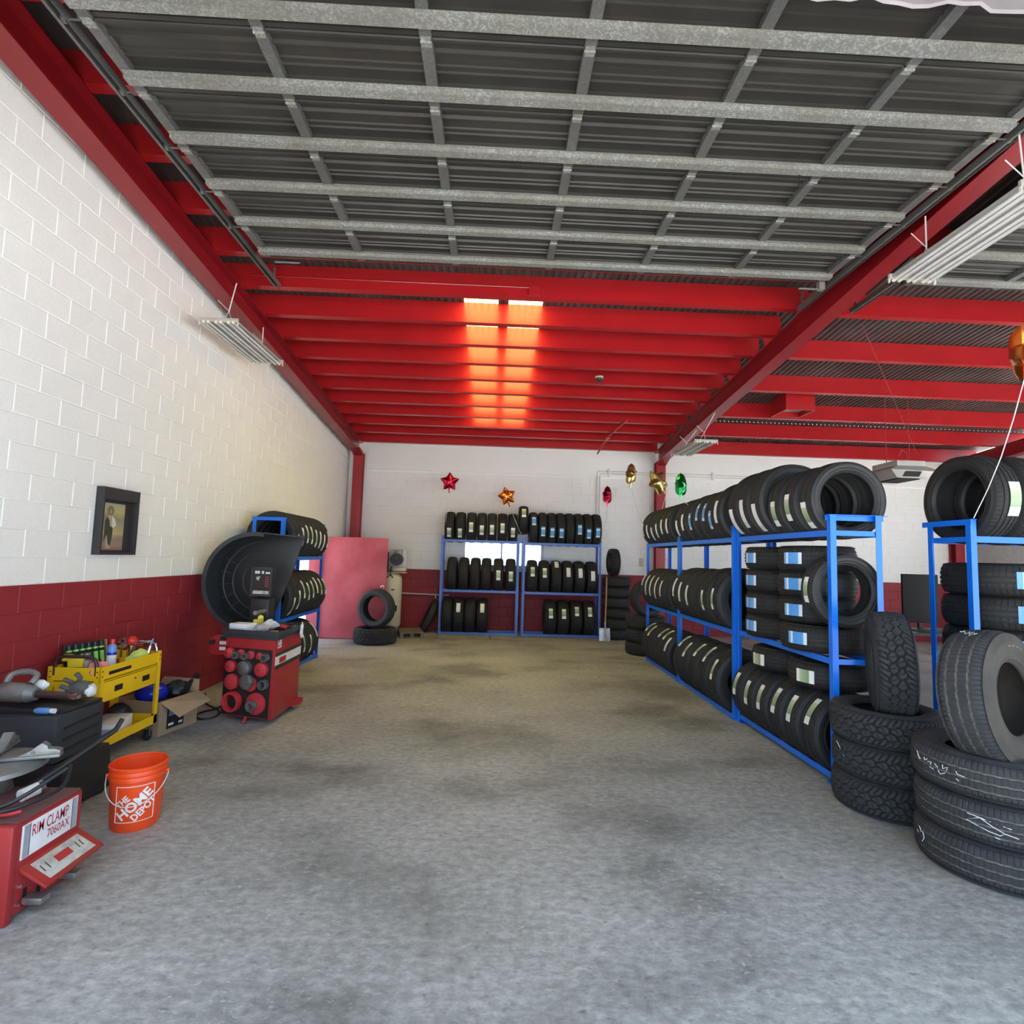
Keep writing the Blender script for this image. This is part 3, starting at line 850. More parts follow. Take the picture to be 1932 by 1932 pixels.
# ------------------------------------------------------------------ racks
def rack(name_label, loc, rotz, L, D, H, shelves, mcol, grp='blue tire racks', end_z=(), heights=None, ext=0.05):
    o = thing('tire_rack', name_label, 'tire rack', loc, (0, 0, rotz), grp)
    a, t = 0.048, 0.004
    hs = heights or (H, H, H, H)
    for k, (x, y, sx, sy) in enumerate(((0, 0, 1, 1), (L, 0, -1, 1), (0, D, 1, -1), (L, D, -1, -1))):
        h = hs[k]
        poly = [(x, y), (x + sx * a, y), (x + sx * a, y + sy * t), (x + sx * t, y + sy * t), (x + sx * t, y + sy * a), (x, y + sy * a)]
        if sx * sy < 0: poly.reverse()
        MB().prism(poly, 0.006, h).build('post', mcol, o, smooth=False)
        MB().box(min(x, x + sx * 0.10), max(x, x + sx * 0.10), min(y - sy * 0.012, y + sy * 0.09), max(y - sy * 0.012, y + sy * 0.09), 0, 0.006).build('foot_plate', mcol, o, smooth=False)
    for z in shelves:
        for y, s in ((0, 1), (D, -1)):
            yy = y + s * 0.005
            m = MB().box(0.006, L - 0.006, min(yy, yy + s * t), max(yy, yy + s * t), z - 0.045, z)
            m.box(0.006, L - 0.006, min(yy, yy + s * 0.042), max(yy, yy + s * 0.042), z - 0.049, z - 0.045)
            m.build('shelf_rail', mcol, o, smooth=False)
        for x, s in ((0.008, 1), (L - 0.008, -1)):
            MB().box(min(x, x + s * t), max(x, x + s * t), 0.05, D - 0.05, z - 0.045, z - 0.004).build('end_bar', mcol, o, smooth=False)
    for (x, z) in end_z:
        MB().box(x - 0.026, x + 0.026, -0.012, D + ext, z - 0.004, z).box(x - 0.026, x - 0.022, -0.012, D + ext, z - 0.045, z - 0.004).build('top_bar', mcol, o, smooth=False)
    return o
XRK, DRK = 2.65, 0.42
rack('long blue steel rack nearest the back wall in the right row', (XRK, 9.42, 0), R(-90), 1.64, DRK, 1.985, (0.05, 0.95, 1.975), 'rack_blue', heights=(1.99, 2.05, 1.99, 2.05))
rack('middle blue steel rack of the right row', (XRK, 7.765, 0), R(-90), 1.785, DRK, 2.06, (0.05, 0.96, 1.975), 'rack_blue', heights=(2.06, 2.11, 2.06, 2.11))
rack('blue steel rack with flat stacked tires nearest the camera in the right row', (XRK + 0.03, 5.955, 0), R(-90), 1.685, DRK, 2.1, (0.085, 0.965, 1.98), 'rack_blue', end_z=((1.66, 2.104),))
rack('blue steel rack at the right edge turned to face the door', (3.77, 4.20, 0), 0, 1.9, 0.43, 2.09, (0.05, 0.965, 1.96), 'rack_blue', end_z=((0.02, 2.094),))
rack('blue steel rack against the left wall behind the wheel balancer', (-2.79, 7.32, 0), R(90), 1.72, DRK, 2.12, (0.06, 0.775, 1.605), 'rack_blue', end_z=((0.025, 2.124), (1.695, 2.124)), ext=0.004)
rack('left one of two blue racks standing against the back wall', (-1.15, 11.87, 0), 0, 1.70, DRK, 2.12, (0.05, 0.95, 2.03), 'rack_blue_pale')
rack('right one of two blue racks standing against the back wall', (0.63, 11.87, 0), 0, 1.71, DRK, 2.10, (0.05, 0.945, 2.01), 'rack_blue_pale')

# right row: tires stand on the rails, tread towards the aisle
XC = XRK + DRK / 2
def row_right(shelf_name, rail, items, rackname, grp, dx=0.0):
    for k, (y, st, sz, kw) in enumerate(items):
        kw = dict(kw)
        Rr = kw.get('Rr', 0.33)
        zc = seat(rail, Rr)
        el = math.asin(max(-0.8, min(0.8, (sz - zc) / Rr))) if st else 0
        tire((XC + dx, y, zc), (0, 0, R(-90)), '%s tire from the back, %s shelf of %s, %s' % (ORD[k], shelf_name, rackname, STW[st]), grp, st=st, elev=el, **kw)
A_, B_, C_ = 'far right-row rack', 'middle right-row rack', 'near right-row rack'
N = dict(W=0.215)
row_right('top', 1.975, [(9.26, 'white', 2.21, N), (9.01, 'white', 2.17, N), (8.75, 'white', 2.12, N), (8.49, 'white', 2.16, N), (8.23, 'white', 2.21, N), (7.98, 'white', 2.21, N)], A_, 'tires on the far rack top shelf')
Nb = dict(W=0.195)
row_right('top', 1.975, [(7.53, 'white', 2.15, Nb), (7.30, 'white', 2.22, Nb), (7.0, 'blue', 2.21, dict(W=0.2, Rr=0.335)), (6.76, 'blue', 2.32, dict(W=0.2, Rr=0.335)), (6.53, 'blue', 2.30, dict(W=0.2, Rr=0.335)), (6.335, 'blue', 2.19, dict(W=0.19, Rr=0.335)), (6.135, 'white', 2.27, dict(W=0.2, Rr=0.35, rim=0.22, arc=0.26))], B_, 'tires on the middle rack top shelf')
Nc = dict(W=0.22, Rr=0.375, rim=0.235, arc=0.30, sw=0.075); Nd = dict(W=0.225, Rr=0.325, rim=0.225, arc=0.24, sw=0.07)
row_right('top', 1.98, [(5.74, 'white', 2.12, Nc), (5.49, 'white', 2.19, Nc), (5.23, 'white', 2.13, Nc), (4.95, 'green', 2.15, Nd), (4.71, 'green', 2.19, Nd), (4.455, 'green', 2.10, dict(Nd, W=0.235))], C_, 'tires on the near rack top shelf', 0.03)
Nm = dict(W=0.22, Rr=0.34, arc=0.34, sw=0.05)
row_right('middle', 0.955, [(9.25, 'white', 1.37, dict(Nm, arc=0.2)), (9.02, 'white', 1.30, Nm), (8.77, 'white', 1.30, Nm), (8.50, 'white', 1.28, Nm), (8.23, 'white', 1.28, dict(Nm, arc=0.24)), (7.98, None, 0, Nm)], A_, 'tires on the far rack middle shelf')
Nl = dict(W=0.24, Rr=0.355, arc=0.26, sw=0.06); Na = dict(W=0.25, Rr=0.365, kind='at', arc=0.24, sw=0.055)
row_right('middle', 0.965, [(7.575, 'white', 1.34, Nl), (7.33, 'white', 1.29, Nl), (7.06, 'white', 1.26, Nl), (6.79, None, 0, Nl), (6.50, 'green', 1.24, Na), (6.20, 'green', 1.28, Na)], B_, 'tires on the middle rack middle shelf')
row_right('bottom', 0.05, [(9.20, 'green', 0.60, dict(W=0.21, Rr=0.34)), (8.97, 'green', 0.56, dict(W=0.21, Rr=0.34)), (8.73, None, 0, dict(W=0.21, Rr=0.34)), (8.49, 'green', 0.60, dict(W=0.21, Rr=0.34)), (8.26, 'green', 0.60, dict(W=0.21, Rr=0.34)), (8.01, 'white', 0.49, dict(W=0.21, Rr=0.34))], A_, 'tires on the far rack bottom shelf')
row_right('bottom', 0.05, [(7.50, 'green', 0.62, dict(Nl, arc=0.22)), (7.22, 'green', 0.55, dict(Nl, arc=0.22)), (6.90, 'green', 0.60, dict(Nl, arc=0.22)), (6.55, 'green', 0.61, Na), (6.23, 'green', 0.49, Na)], B_, 'tires on the middle rack bottom shelf')
Ne = dict(W=0.215, Rr=0.33, arc=0.235, sw=0.062)
row_right('bottom', 0.085, [(5.77, 'green', 0.44, Ne), (5.51, 'green', 0.41, Ne), (5.25, 'green', 0.43, Ne), (4.98, 'green', 0.47, Ne), (4.72, 'green', 0.47, Ne), (4.455, 'green', 0.52, Ne)], C_, 'tires on the near rack bottom shelf', 0.03)
def flat(x, y, z, th, label, grp, tilt=(0, 0), **kw):
    W = kw.get('W', 0.21)
    M = Matrix.Rotation(tilt[0], 4, 'X') @ Matrix.Rotation(tilt[1], 4, 'Y') @ Euler((0, R(-90), th)).to_matrix().to_4x4()
    return tire((x, y, z + W / 2), M.to_euler(), label, grp, **kw)
zf = seat(0.085, 0.33) + 0.332
flat(2.91, 5.35, zf, R(-82), 'flat tire with green sticker on top of the near bottom row, further one', 'flat tires on the bottom row', st='green', Rr=0.325, W=0.205, arc=0.17, sw=0.105, side=-0.01)
flat(2.91, 4.68, zf, R(-66), 'flat tire with green sticker on top of the near bottom row, nearer one', 'flat tires on the bottom row', st='green', Rr=0.325, W=0.205, arc=0.16, sw=0.105, side=-0.01)
LV = ['bottom', 'second', 'third', 'top']
for k in range(4):
    flat(2.90, 5.485, 0.967 + 0.224 * k, R(-83), '%s flat tire of the further blue-labelled stack on the near rack' % LV[k], 'further blue-labelled stack', st='blue', Rr=0.318, W=0.222, arc=0.17, sw=0.10)
for k in range(4):
    flat(2.90, 4.84 if k else 4.74, 0.967 + 0.224 * k, R(-66), '%s flat tire of the nearer blue-labelled stack on the near rack' % LV[k], 'nearer blue-labelled stack', st='blue', Rr=0.318 if k else 0.35, W=0.222, arc=0.17, sw=0.10)
tire((2.855, 4.42, 0.967 + 0.224 + 0.302), (R(0), 0, R(-90)), 'tire standing upright in the open end of the near right-row rack', 'upright tire in rack end', Rr=0.30, W=0.185, rim=0.205, st='green', elev=R(0), arc=0.21, sw=0.055)
# rack turned to the door, right edge
for k in range(5):
    tire((3.97 + 0.262 * k, 4.415, seat(1.96, 0.372)), (0, 0, 0), '%s big tire from the left on top of the right-edge rack' % ORD[k], 'tires on the right-edge rack', Rr=0.372, W=0.25, rim=0.245, st='green' if k == 0 else None, elev=R(-4), arc=0.27, sw=0.085, side=0.03)
for k in range(3):
    flat(4.22, 4.43, 0.967 + 0.262 * k, R(-12), '%s flat tire with blue label on the right-edge rack' % ('bottom', 'middle', 'top')[k], 'flat tires on the right-edge rack', Rr=0.40, W=0.26, rim=0.22, st='blue', arc=0.26, sw=0.13, side=0.0)
    flat(5.05, 4.43, 0.967 + 0.262 * k, R(-12), '%s flat tire of the second stack on the right-edge rack' % ('bottom', 'middle', 'top')[k], 'second stack on the right-edge rack', Rr=0.40, W=0.26, rim=0.22)
for k in range(4):
    tire((3.98 + 0.27 * k, 4.415, seat(0.05, 0.36)), (0, 0, 0), '%s tire from the left on the bottom of the right-edge rack' % ORD[k], 'bottom tires of the right-edge rack', Rr=0.36, W=0.245)
# back racks: tread towards the room
def row_back(shelf, rail, items, rackname, grp, R0, W0):
    for k, (x, st, sz) in enumerate(items):
        zc = seat(rail, R0)
        el = math.asin(max(-0.9, min(0.9, (sz - zc) / R0))) if st else 0
        tire((x, 12.08, zc), (0, 0, 0), '%s tire from the left, %s shelf of %s, %s' % (ORD[k], shelf, rackname, STW[st]), grp, Rr=R0, W=W0, rim=0.195, st=st, elev=el, arc=0.21, sw=0.085)
def zs(x, y): return 1.69 + (1047.5 + 2.53 * (x + 0.744) - y) * 0.01144      # label heights on the front of the back racks
bt = [(-0.985, 725), (-0.752, 730), (-0.512, 680), (-0.283, 705), (-0.062, 702), (0.165, 688), (0.392, 725)]
LB, RB = 'left back-wall rack', 'right back-wall rack'
row_back('top', 2.03, [(x, 'green', zs(x, 840 + y * 0.2277)) for x, y in bt], LB, 'tires on the left back rack, top', 0.34, 0.205)
tire((0.622, 12.08, 2.50), (0, 0, 0), 'raised tire wedged on top between the two back-wall racks', 'raised tire between back racks', Rr=0.325, W=0.205, rim=0.195, st='green', elev=R(28), arc=0.21, sw=0.09)
bt2 = [(0.842, 'blue', 625), (1.043, 'blue', 715), (1.243, 'blue', 725), (1.442, 'blue', 730), (1.64, None, 0), (1.838, 'blue', 700), (2.036, 'blue', 735), (2.234, 'blue', 725)]
row_back('top', 2.01, [(x, s, zs(x, 840 + y * 0.2277)) for x, s, y in bt2], RB, 'tires on the right back rack, top', 0.37, 0.185)
bm = [(-0.90, None, 0), (-0.645, None, 0), (-0.395, None, 0), (-0.155, None, 0), (0.105, 'green', 1075), (0.372, 'green', 1085)]
row_back('middle', 0.95, [(x, s, zs(x, 840 + y * 0.2277)) for x, s, y in bm], LB, 'tires on the left back rack, middle', 0.38, 0.215)
bm2 = [(0.84, 'green', 1045), (1.10, 'green', 1055), (1.36, 'white', 985), (1.61, 'white', 1050), (1.87, 'white', 1058), (2.14, 'white', 1082)]
row_back('middle', 0.945, [(x, s, zs(x, 840 + y * 0.2277)) for x, s, y in bm2], RB, 'tires on the right back rack, middle', 0.375, 0.225)
bb = [(-0.972, None, 0), (-0.725, 'white', 1335), (-0.475, None, 0), (-0.215, 'white', 1340)]
row_back('bottom', 0.05, [(x, s, zs(x, 840 + y * 0.2277)) for x, s, y in bb], LB, 'tires on the left back rack, bottom', 0.39, 0.235)
bb2 = [(1.25, 'green', 1385), (1.53, 'green', 1390), (1.81, 'green', 1370), (2.09, 'green', 1375)]
row_back('bottom', 0.05, [(x, s, zs(x, 840 + y * 0.2277)) for x, s, y in bb2], RB, 'tires on the right back rack, bottom', 0.39, 0.25)
# left rack: tread towards the aisle
XCL = -2.79 - DRK / 2
def row_left(shelf, rail, items, grp, R0, W0):
    for k, (y, st, dz) in enumerate(items):
        zc = seat(rail, R0)
        tire((XCL, y, zc), (0, 0, R(90)), '%s tire from the front on the %s shelf of the left-wall rack' % (ORD[k], shelf), grp, Rr=R0, W=W0, rim=0.21, st=st, elev=math.asin(dz / R0), arc=0.26, sw=0.055)
row_left('top', 1.605, [(7.50, 'white', -0.10), (7.69, 'green', 0.0), (7.88, 'green', 0.05), (8.07, 'green', 0.04), (8.26, 'green', 0.0), (8.45, 'white', -0.02), (8.64, 'white', -0.06), (8.83, 'green', 0.0)], 'tires on the left rack, top', 0.34, 0.182)
row_left('middle', 0.775, [(7.50, 'green', -0.12), (7.69, 'green', -0.04), (7.88, 'green', 0.10), (8.07, 'green', 0.06), (8.26, 'green', 0.08), (8.45, 'white', 0.13), (8.64, 'green', 0.10), (8.83, 'green', 0.09)], 'tires on the left rack, middle', 0.34, 0.182)
row_left('bottom', 0.06, [(7.50, None, 0.0), (7.75, 'green', -0.10), (8.02, 'green', 0.05), (8.30, 'green', 0.0), (8.58, 'white', 0.18)], 'tires on the left rack, bottom', 0.335, 0.20)
# ------------------------------------------------------------------ loose tires on the floor
U = ('rubber_used', 'rubber_used')
for k in range(3):
    flat(2.87 + (0, 0.006, -0.004)[k], 3.955 + (0, -0.006, 0.004)[k], 0.232 * k, R(40 * k), '%s worn all-terrain tire of the front stack beside the blue post' % ('bottom', 'middle', 'top')[k], 'front stack beside the post', Rr=0.356, W=0.232, rim=0.205, kind='at', mats=U)
tire((2.905, 3.955, 0.996), (R(0), R(-2), R(-29)), 'worn all-terrain tire standing upright in the hole of the front stack', 'upright worn tire', Rr=0.372, W=0.25, rim=0.20, kind='at', mats=U)
for k in range(3):
    flat(2.955 + (0.0, 0.008, 0.0)[k], 3.205 + (0, 0.0, 0.006)[k], 0.222 * k, R(25 * k), '%s worn highway tire with chalk marks in the nearest right stack' % ('bottom', 'middle', 'top')[k], 'nearest right stack', Rr=0.386, W=0.222, rim=0.215, kind='hwy', mats=U)
NT = tire((2.94, 3.17, 0.955), (R(0), R(-7), R(-65)), 'dusty brown worn tire leaning upright on the nearest right stack', 'dusty leaning tire', Rr=0.385, W=0.255, rim=0.20, kind='hwy', mats=('rubber_dusty', 'rubber_used'))
# chalk scribbles and a paint mark on the stacked tires (thin strokes on the tread)
STK2 = [o for o in COL.objects if o.get('group') == 'nearest right stack']
def chalk(o, Rr, strokes, z0):
    inv = o.rotation_euler.to_matrix().to_4x4().inverted()
    m = MB(inv)
    for st in strokes:
        pts = [((Rr + 0.001) * math.cos(R(a)), (Rr + 0.001) * math.sin(R(a)), z - o.location.z) for a, z in st]
        m.tube(pts, 0.0022, 4)
    m.build('chalk_mark', 'chalk', o, smooth=False)
chalk(STK2[2], 0.386, [[(166, 0.60), (168, 0.585), (170, 0.56)], [(167, 0.575), (172, 0.565)], [(176, 0.585), (177, 0.57), (180, 0.585)], [(180, 0.57), (184, 0.575), (183, 0.56)], [(187, 0.575), (190, 0.56)], [(194, 0.585), (194, 0.565), (198, 0.58), (197, 0.56)],
    [(204, 0.575), (205, 0.56), (210, 0.557)], [(182, 0.545), (186, 0.54)], [(190, 0.545), (192, 0.53), (196, 0.545)], [(204, 0.535), (206, 0.525)]], 0)
chalk(STK2[1], 0.386, [[(209, 0.37), (217, 0.365), (225, 0.335), (232, 0.315), (229, 0.30), (222, 0.308), (208, 0.333), (217, 0.365)], [(217, 0.365), (236, 0.345)], [(232, 0.315), (240, 0.305)], [(226, 0.285), (229, 0.282)], [(243, 0.33), (246, 0.30)], [(246, 0.34), (256, 0.335), (254, 0.31)], [(250, 0.30), (256, 0.295)]], 0)
chalk(STK2[0], 0.386, [[(165, 0.165), (168, 0.14)], [(170, 0.15), (172, 0.12), (169, 0.09)], [(160, 0.13), (163, 0.125)]], 0)
STK1 = [o for o in COL.objects if o.get('group') == 'front stack beside the post']
chalk(STK1[1], 0.352, [[(172, 0.43), (178, 0.40), (184, 0.36), (191, 0.315)]], 0)
chalk(NT, 0.385, [], 0) if False else None
# chalk on the top of the leaning tire and raised outline letters on its sidewall
def on_tire(o, Rr, strokes, r=0.002):
    m = MB()
    for st in strokes: m.tube([(x, (Rr + 0.001) * math.cos(R(a)), (Rr + 0.001) * math.sin(R(a))) for a, x in st], r, 4)
    m.build('chalk_mark', 'chalk', o, smooth=False)
on_tire(NT, 0.383, [[(97, -0.06), (101, -0.05), (103, -0.065), (100, -0.075)], [(104, -0.04), (108, -0.03), (106, -0.015), (102, -0.02)], [(108, -0.01), (104, 0.005), (109, 0.02)], [(112, 0.0), (107, 0.03)]])
lm = fit_text('COOPER', 0.36, 0.042, bold=0.0)
for v in lm.vertices:
    a = R(118) - v.co.x / 0.295; r = 0.295 + v.co.y
    v.co = Vector((0.1285 - 0.006 * abs(v.co.y) / 0.02, -r * math.cos(a), r * math.sin(a)))
mat('letter_dusty', (0.26, 0.24, 0.21), 0.85, c2=(0.15, 0.14, 0.125), scale=30)
lm.materials.append(MATS['letter_dusty'])
link('sidewall_lettering', lm, None, NT)
# back corner tires
S_ = ('rubber', 'rubber_tread')
for k in range(6):
    flat(2.665 + 0.012 * ((k * 7) % 3 - 1), 11.85, 0.222 * k, R(30 * k), '%s tire from the floor in the tall stack beside the shovel' % ORD[k], 'tall stack beside the shovel', Rr=0.305, W=0.22, rim=0.19, kind='hwy' if k % 2 else 'rib')
tire((2.60, 11.85, 1.332 + 0.30), (0, 0, R(4)), 'tire standing upright on the tall stack beside the shovel', 'upright tire on tall stack', Rr=0.30, W=0.175, kind='rib', mats=S_)
for k in range(3):
    flat(2.80, 10.02, 0.235 * k, R(30 * k), '%s wide tire of the low stack behind the far right-row rack' % ('bottom', 'middle', 'top')[k], 'low stack behind the far rack', Rr=0.355, W=0.235, kind='hwy')
tire((2.80, 9.88, 0.705 + 0.315), (R(0), 0, R(-70)), 'tire leaning upright on the low stack behind the far rack', 'leaning tire on low stack', Rr=0.33, W=0.21)
# by the red door
flat(-2.2, 10.55, 0.0, 0.3, 'chunky all-terrain tire lying flat in front of the red door', 'chunky tires by the door', Rr=0.405, W=0.285, rim=0.23, kind='at', mats=('rubber', 'rubber_used'))
tire((-2.215, 10.62, 0.285 + 0.35), (R(0), 0, R(70)), 'thinner tire standing upright on the chunky flat tire', 'chunky tires by the door', Rr=0.365, W=0.225, rim=0.235, kind='hwy', mats=('rubber', 'rubber_used'))
tire((-1.385, 12.22, 0.345), (0, R(25), R(8)), 'narrow tire leaning against the red wall beside the pallet', 'narrow leaning tire', Rr=0.345, W=0.155, kind='hwy', mats=('rubber', 'rubber_used'))
# ------------------------------------------------------------------ left side: machines and tools
def WB(o):                       # builder in world coordinates for an unrotated thing
    return MB(Matrix.Translation(-Vector(o.location)))
def plate_text(parent, txt, w, h, mtx, m, name='lettering', bold=0.0, t=0.0012):
    """solid flat lettering, local XY of mtx, raised along its Z"""
    me = fit_text(txt, w, h, bold=bold)
    me.transform(mtx)
    me.materials.append(MATS[m])
    o = bpy.data.objects.new(name, me); COL.objects.link(o); o.parent = parent
    return o
def frame(org, xa, ya):
    xa = Vector(xa).normalized(); za = xa.cross(Vector(ya)).normalized(); ya = za.cross(xa)
    m = Matrix((xa, ya, za)).transposed().to_4x4(); m.translation = Vector(org)
    return m

# --- wheel balancer
FLc, FRc, BRc, BLc = (-2.645, 5.62), (-2.09, 5.46), (-2.09, 6.16), (-2.645, 6.16)
bal = thing('wheel_balancer', 'red wheel balancer with black hood, display and cones on its front', 'wheel balancer', (-2.37, 5.8, 0))
u_ = Vector((FRc[0] - FLc[0], FRc[1] - FLc[1], 0)).normalized(); n_ = Vector((u_.y, -u_.x, 0))
def bp(s, z, d=0.0):
    p = Vector((FLc[0], FLc[1], 0)) + u_ * s + n_ * d
    return (p.x, p.y, z)
WB(bal).prism([FLc, FRc, BRc, BLc], 0.055, 0.81).build('cabinet', 'machine_red', bal, bevel=0.006)
WB(bal).hexa([bp(0.0, 0.065, 0.004), bp(0.535, 0.065, 0.004), bp(0.535, 0.065, -0.01), bp(0.0, 0.065, -0.01)], [bp(0.0, 0.715, 0.004), bp(0.545, 0.715, 0.004), bp(0.545, 0.715, -0.01), bp(0.0, 0.715, -0.01)]).build('front_panel', 'black_plastic', bal, bevel=0.002)
def cone(x, y, r, m, hollow=0.0, d0=0.006, dep=0.055, tip=True):
    z = 0.722 - (y - 570) * 0.00054
    s = (x - 235 + (y - 565) * 0.073) / 825 * 0.55
    r *= 0.00057
    M = frame(bp(s, z, d0), u_, (0, 0, 1))
    b = MB(Matrix.Translation(-Vector(bal.location)) @ M)
    if hollow:
        h = hollow * r
        b.lathe([(r, 0), (r, dep * 0.6), (r * 0.94, dep), (h * 1.06, dep), (h, dep * 0.8), (h, 0)], 28, close=True)
    else:
        b.lathe([(0.0005, dep), (r * 0.12, dep), (r * 0.16, dep * 0.9), (r * 0.55, dep * 0.88), (r * 0.96, dep * 0.6), (r, dep * 0.35), (r, 0)], 28)
    o = b.build('cone', m, bal)
    if tip and not hollow:
        t_ = MB(Matrix.Translation(-Vector(bal.location)) @ M).cyl((0.003, 0.004, dep * 0.8), (0.003, 0.004, dep * 1.25), 0.007, n=10)
        t_.build('peg', 'chrome', bal)
for a in ((327, 680, 92, 'cone_red'), (520, 688, 84, 'cone_red', 0, 0.006, 0.03, False), (690, 690, 76, 'cone_red', 0, 0.006, 0.03, False), (845, 695, 62, 'cone_red', 0, 0.006, 0.04, False),
          (350, 915, 103, 'cone_red'), (875, 930, 122, 'cone_red'), (365, 1190, 137, 'cone_red'), (680, 1212, 122, 'cone_red', 0, 0.006, 0.03, False), (765, 1540, 185, 'cone_red', 0, 0.006, 0.04, False),
          (370, 1540, 175, 'cone_red', 0.70), (492, 700, 62, 'cone_steel', 0.55, 0.036, 0.05), (655, 705, 58, 'cone_steel', 0.55, 0.036, 0.05), (962, 708, 70, 'cone_steel', 0.6, 0.02, 0.05),
          (590, 925, 125, 'cone_steel', 0, 0.006, 0.07, False), (655, 1155, 128, 'cone_steel', 0, 0.037, 0.05, False), (910, 1192, 85, 'cone_steel', 0.72, 0.006, 0.05), (748, 1560, 95, 'cone_steel', 0.45, 0.046, 0.04)):
    cone(*a)
WB(bal).cyl(bp(0.28, 0.0, 0.03), bp(0.28, 0.07, -0.02), 0.018, n=10).build('foot', 'machine_red', bal)
WB(bal).cyl((-2.15, 6.1, 0), (-2.15, 6.1, 0.06), 0.03, n=12).cyl((-2.58, 6.1, 0), (-2.58, 6.1, 0.06), 0.03, n=12).build('foot', 'black_plastic', bal)
WB(bal).prism([(-2.09, 6.16), (-2.03, 6.15), (-2.03, 6.05), (-2.09, 5.95)], 0.05, 0.10).build('floor_bracket', 'machine_red', bal)
# tray on top
def quad_off(k):
    return [(FLc[0] - k, FLc[1] - k * 0.6), (FRc[0] + k, FRc[1] - k), (BRc[0] + k, BRc[1] + k), (BLc[0] - k, BLc[1] + k)]
tray = WB(bal); tray.prism(quad_off(0.02), 0.812, 0.845)
o4, i4 = quad_off(0.035), quad_off(0.01)
for k in range(4):
    a, b = o4[k], o4[(k + 1) % 4]; c, d = i4[(k + 1) % 4], i4[k]
    tray.hexa([(a[0], a[1], 0.845), (b[0], b[1], 0.845), (c[0], c[1], 0.845), (d[0], d[1], 0.845)], [(a[0], a[1], 0.898), (b[0], b[1], 0.898), (c[0], c[1], 0.89), (d[0], d[1], 0.89)])
tray.build('weight_tray', 'black_plastic_grey', bal, bevel=0.004)
for k, (sx, sy) in enumerate(((0.15, 0.15), (0.32, 0.1), (0.15, 0.32), (0.38, 0.30))):
    WB(bal).box(FLc[0] + sx - 0.003, FLc[0] + sx + 0.003, 5.56, 6.12, 0.845, 0.875).build('tray_divider', 'black_plastic', bal)
# side graphics
def side(y0, y1, z0, z1, m, nm, t=0.004):
    return WB(bal).box(-2.09, -2.09 + t, y0, y1, z0, z1).build(nm, m, bal)
side(5.465, 6.155, 0.652, 0.682, 'black_plastic', 'stripe'); side(5.465, 6.155, 0.528, 0.568, 'black_plastic', 'stripe'); side(5.462, 6.155, 0.568, 0.652, 'white_enamel', 'name_plate', 0.006)
side(5.55, 5.72, 0.577, 0.632, 'decal_red', 'badge', 0.008)
Tm = Matrix.Translation(-Vector(bal.location))
plate_text(bal, 'HR', 0.11, 0.062, Tm @ frame((-2.088, 5.555, 0.772), (0, 1, 0), (0, 0, 1)), 'logo_white', bold=0.03)
side(5.50, 5.60, 0.728, 0.735, 'logo_white', 'logo_rule', 0.002)
# left wing plate with calliper knob and labels
w_ = WB(bal); w_.prism([(-2.90, 0.64), (-2.86, 0.60), (-2.66, 0.60), (-2.66, 0.80), (-2.84, 0.80), (-2.90, 0.76)], 5.80, 5.84, axis='y'); w_.build('side_plate', 'machine_red', bal, bevel=0.004)
WB(bal).cyl((-2.862, 5.80, 0.73), (-2.862, 5.765, 0.73), 0.025, n=14).build('knob', 'black_plastic', bal)
for zz in (0.665, 0.722): WB(bal).box(-2.79, -2.71, 5.790, 5.7985, zz - 0.016, zz + 0.016).build('label_plate', 'paper_white', bal)
WB(bal).box(-2.785, -2.715, 5.788, 5.7985, 0.750, 0.790).build('label_plate', 'black_plastic', bal)
# post, hood and display
WB(bal).box(-2.66, -2.46, 6.14, 6.32, 0.30, 1.15).build('back_column', 'black_plastic', bal, bevel=0.01)
hc = Vector((-2.72, 0, 1.32)); HR = 0.56
arc = [(hc.x + HR * math.cos(R(a)), hc.z + HR * math.sin(R(a))) for a in range(80, 282, 6)]
poly = arc + [(-2.62, 0.80), (-2.40, 1.40), (-2.27, 1.87)]
WB(bal).prism(poly, 6.60, 6.63, axis='y').build('hood', 'black_plastic', bal, bevel=0.006)
rim_ = WB(bal)
for i in range(len(arc) - 1):
    (a, b), (c, d) = arc[i], arc[i + 1]
    f = 0.93
    ia = (hc.x + (a - hc.x) * f, hc.z + (b - hc.z) * f); ic = (hc.x + (c - hc.x) * f, hc.z + (d - hc.z) * f)
    ja = (hc.x + (a - hc.x) * 1.015, hc.z + (b - hc.z) * 1.015); jc = (hc.x + (c - hc.x) * 1.015, hc.z + (d - hc.z) * 1.015)
    rim_.hexa([(ja[0], 6.30, ja[1]), (jc[0], 6.30, jc[1]), (ic[0], 6.30, ic[1]), (ia[0], 6.30, ia[1])], [(a, 6.60, b), (c, 6.60, d), (hc.x + (c - hc.x) * 0.97, 6.60, hc.z + (d - hc.z) * 0.97), (hc.x + (a - hc.x) * 0.97, 6.60, hc.z + (b - hc.z) * 0.97)])
rim_.build('hood_rim', 'black_plastic_grey', bal, angle=30)
WB(bal).hexa([(-2.63, 6.30, 1.87), (-2.27, 6.32, 1.84), (-2.27, 6.61, 1.84), (-2.63, 6.60, 1.86)], [(-2.63, 6.30, 1.885), (-2.27, 6.32, 1.857), (-2.27, 6.61, 1.857), (-2.63, 6.60, 1.88)]).build('hood_top', 'black_plastic_grey', bal, bevel=0.005)
for rr in (0.47, 0.36, 0.24):
    pts = [(hc.x + rr * math.cos(R(a)), 6.598, hc.z + rr * math.sin(R(a))) for a in range(95, 265, 8)]
    WB(bal).tube(pts, 0.011, 6).build('hood_rib', 'black_plastic_grey', bal)
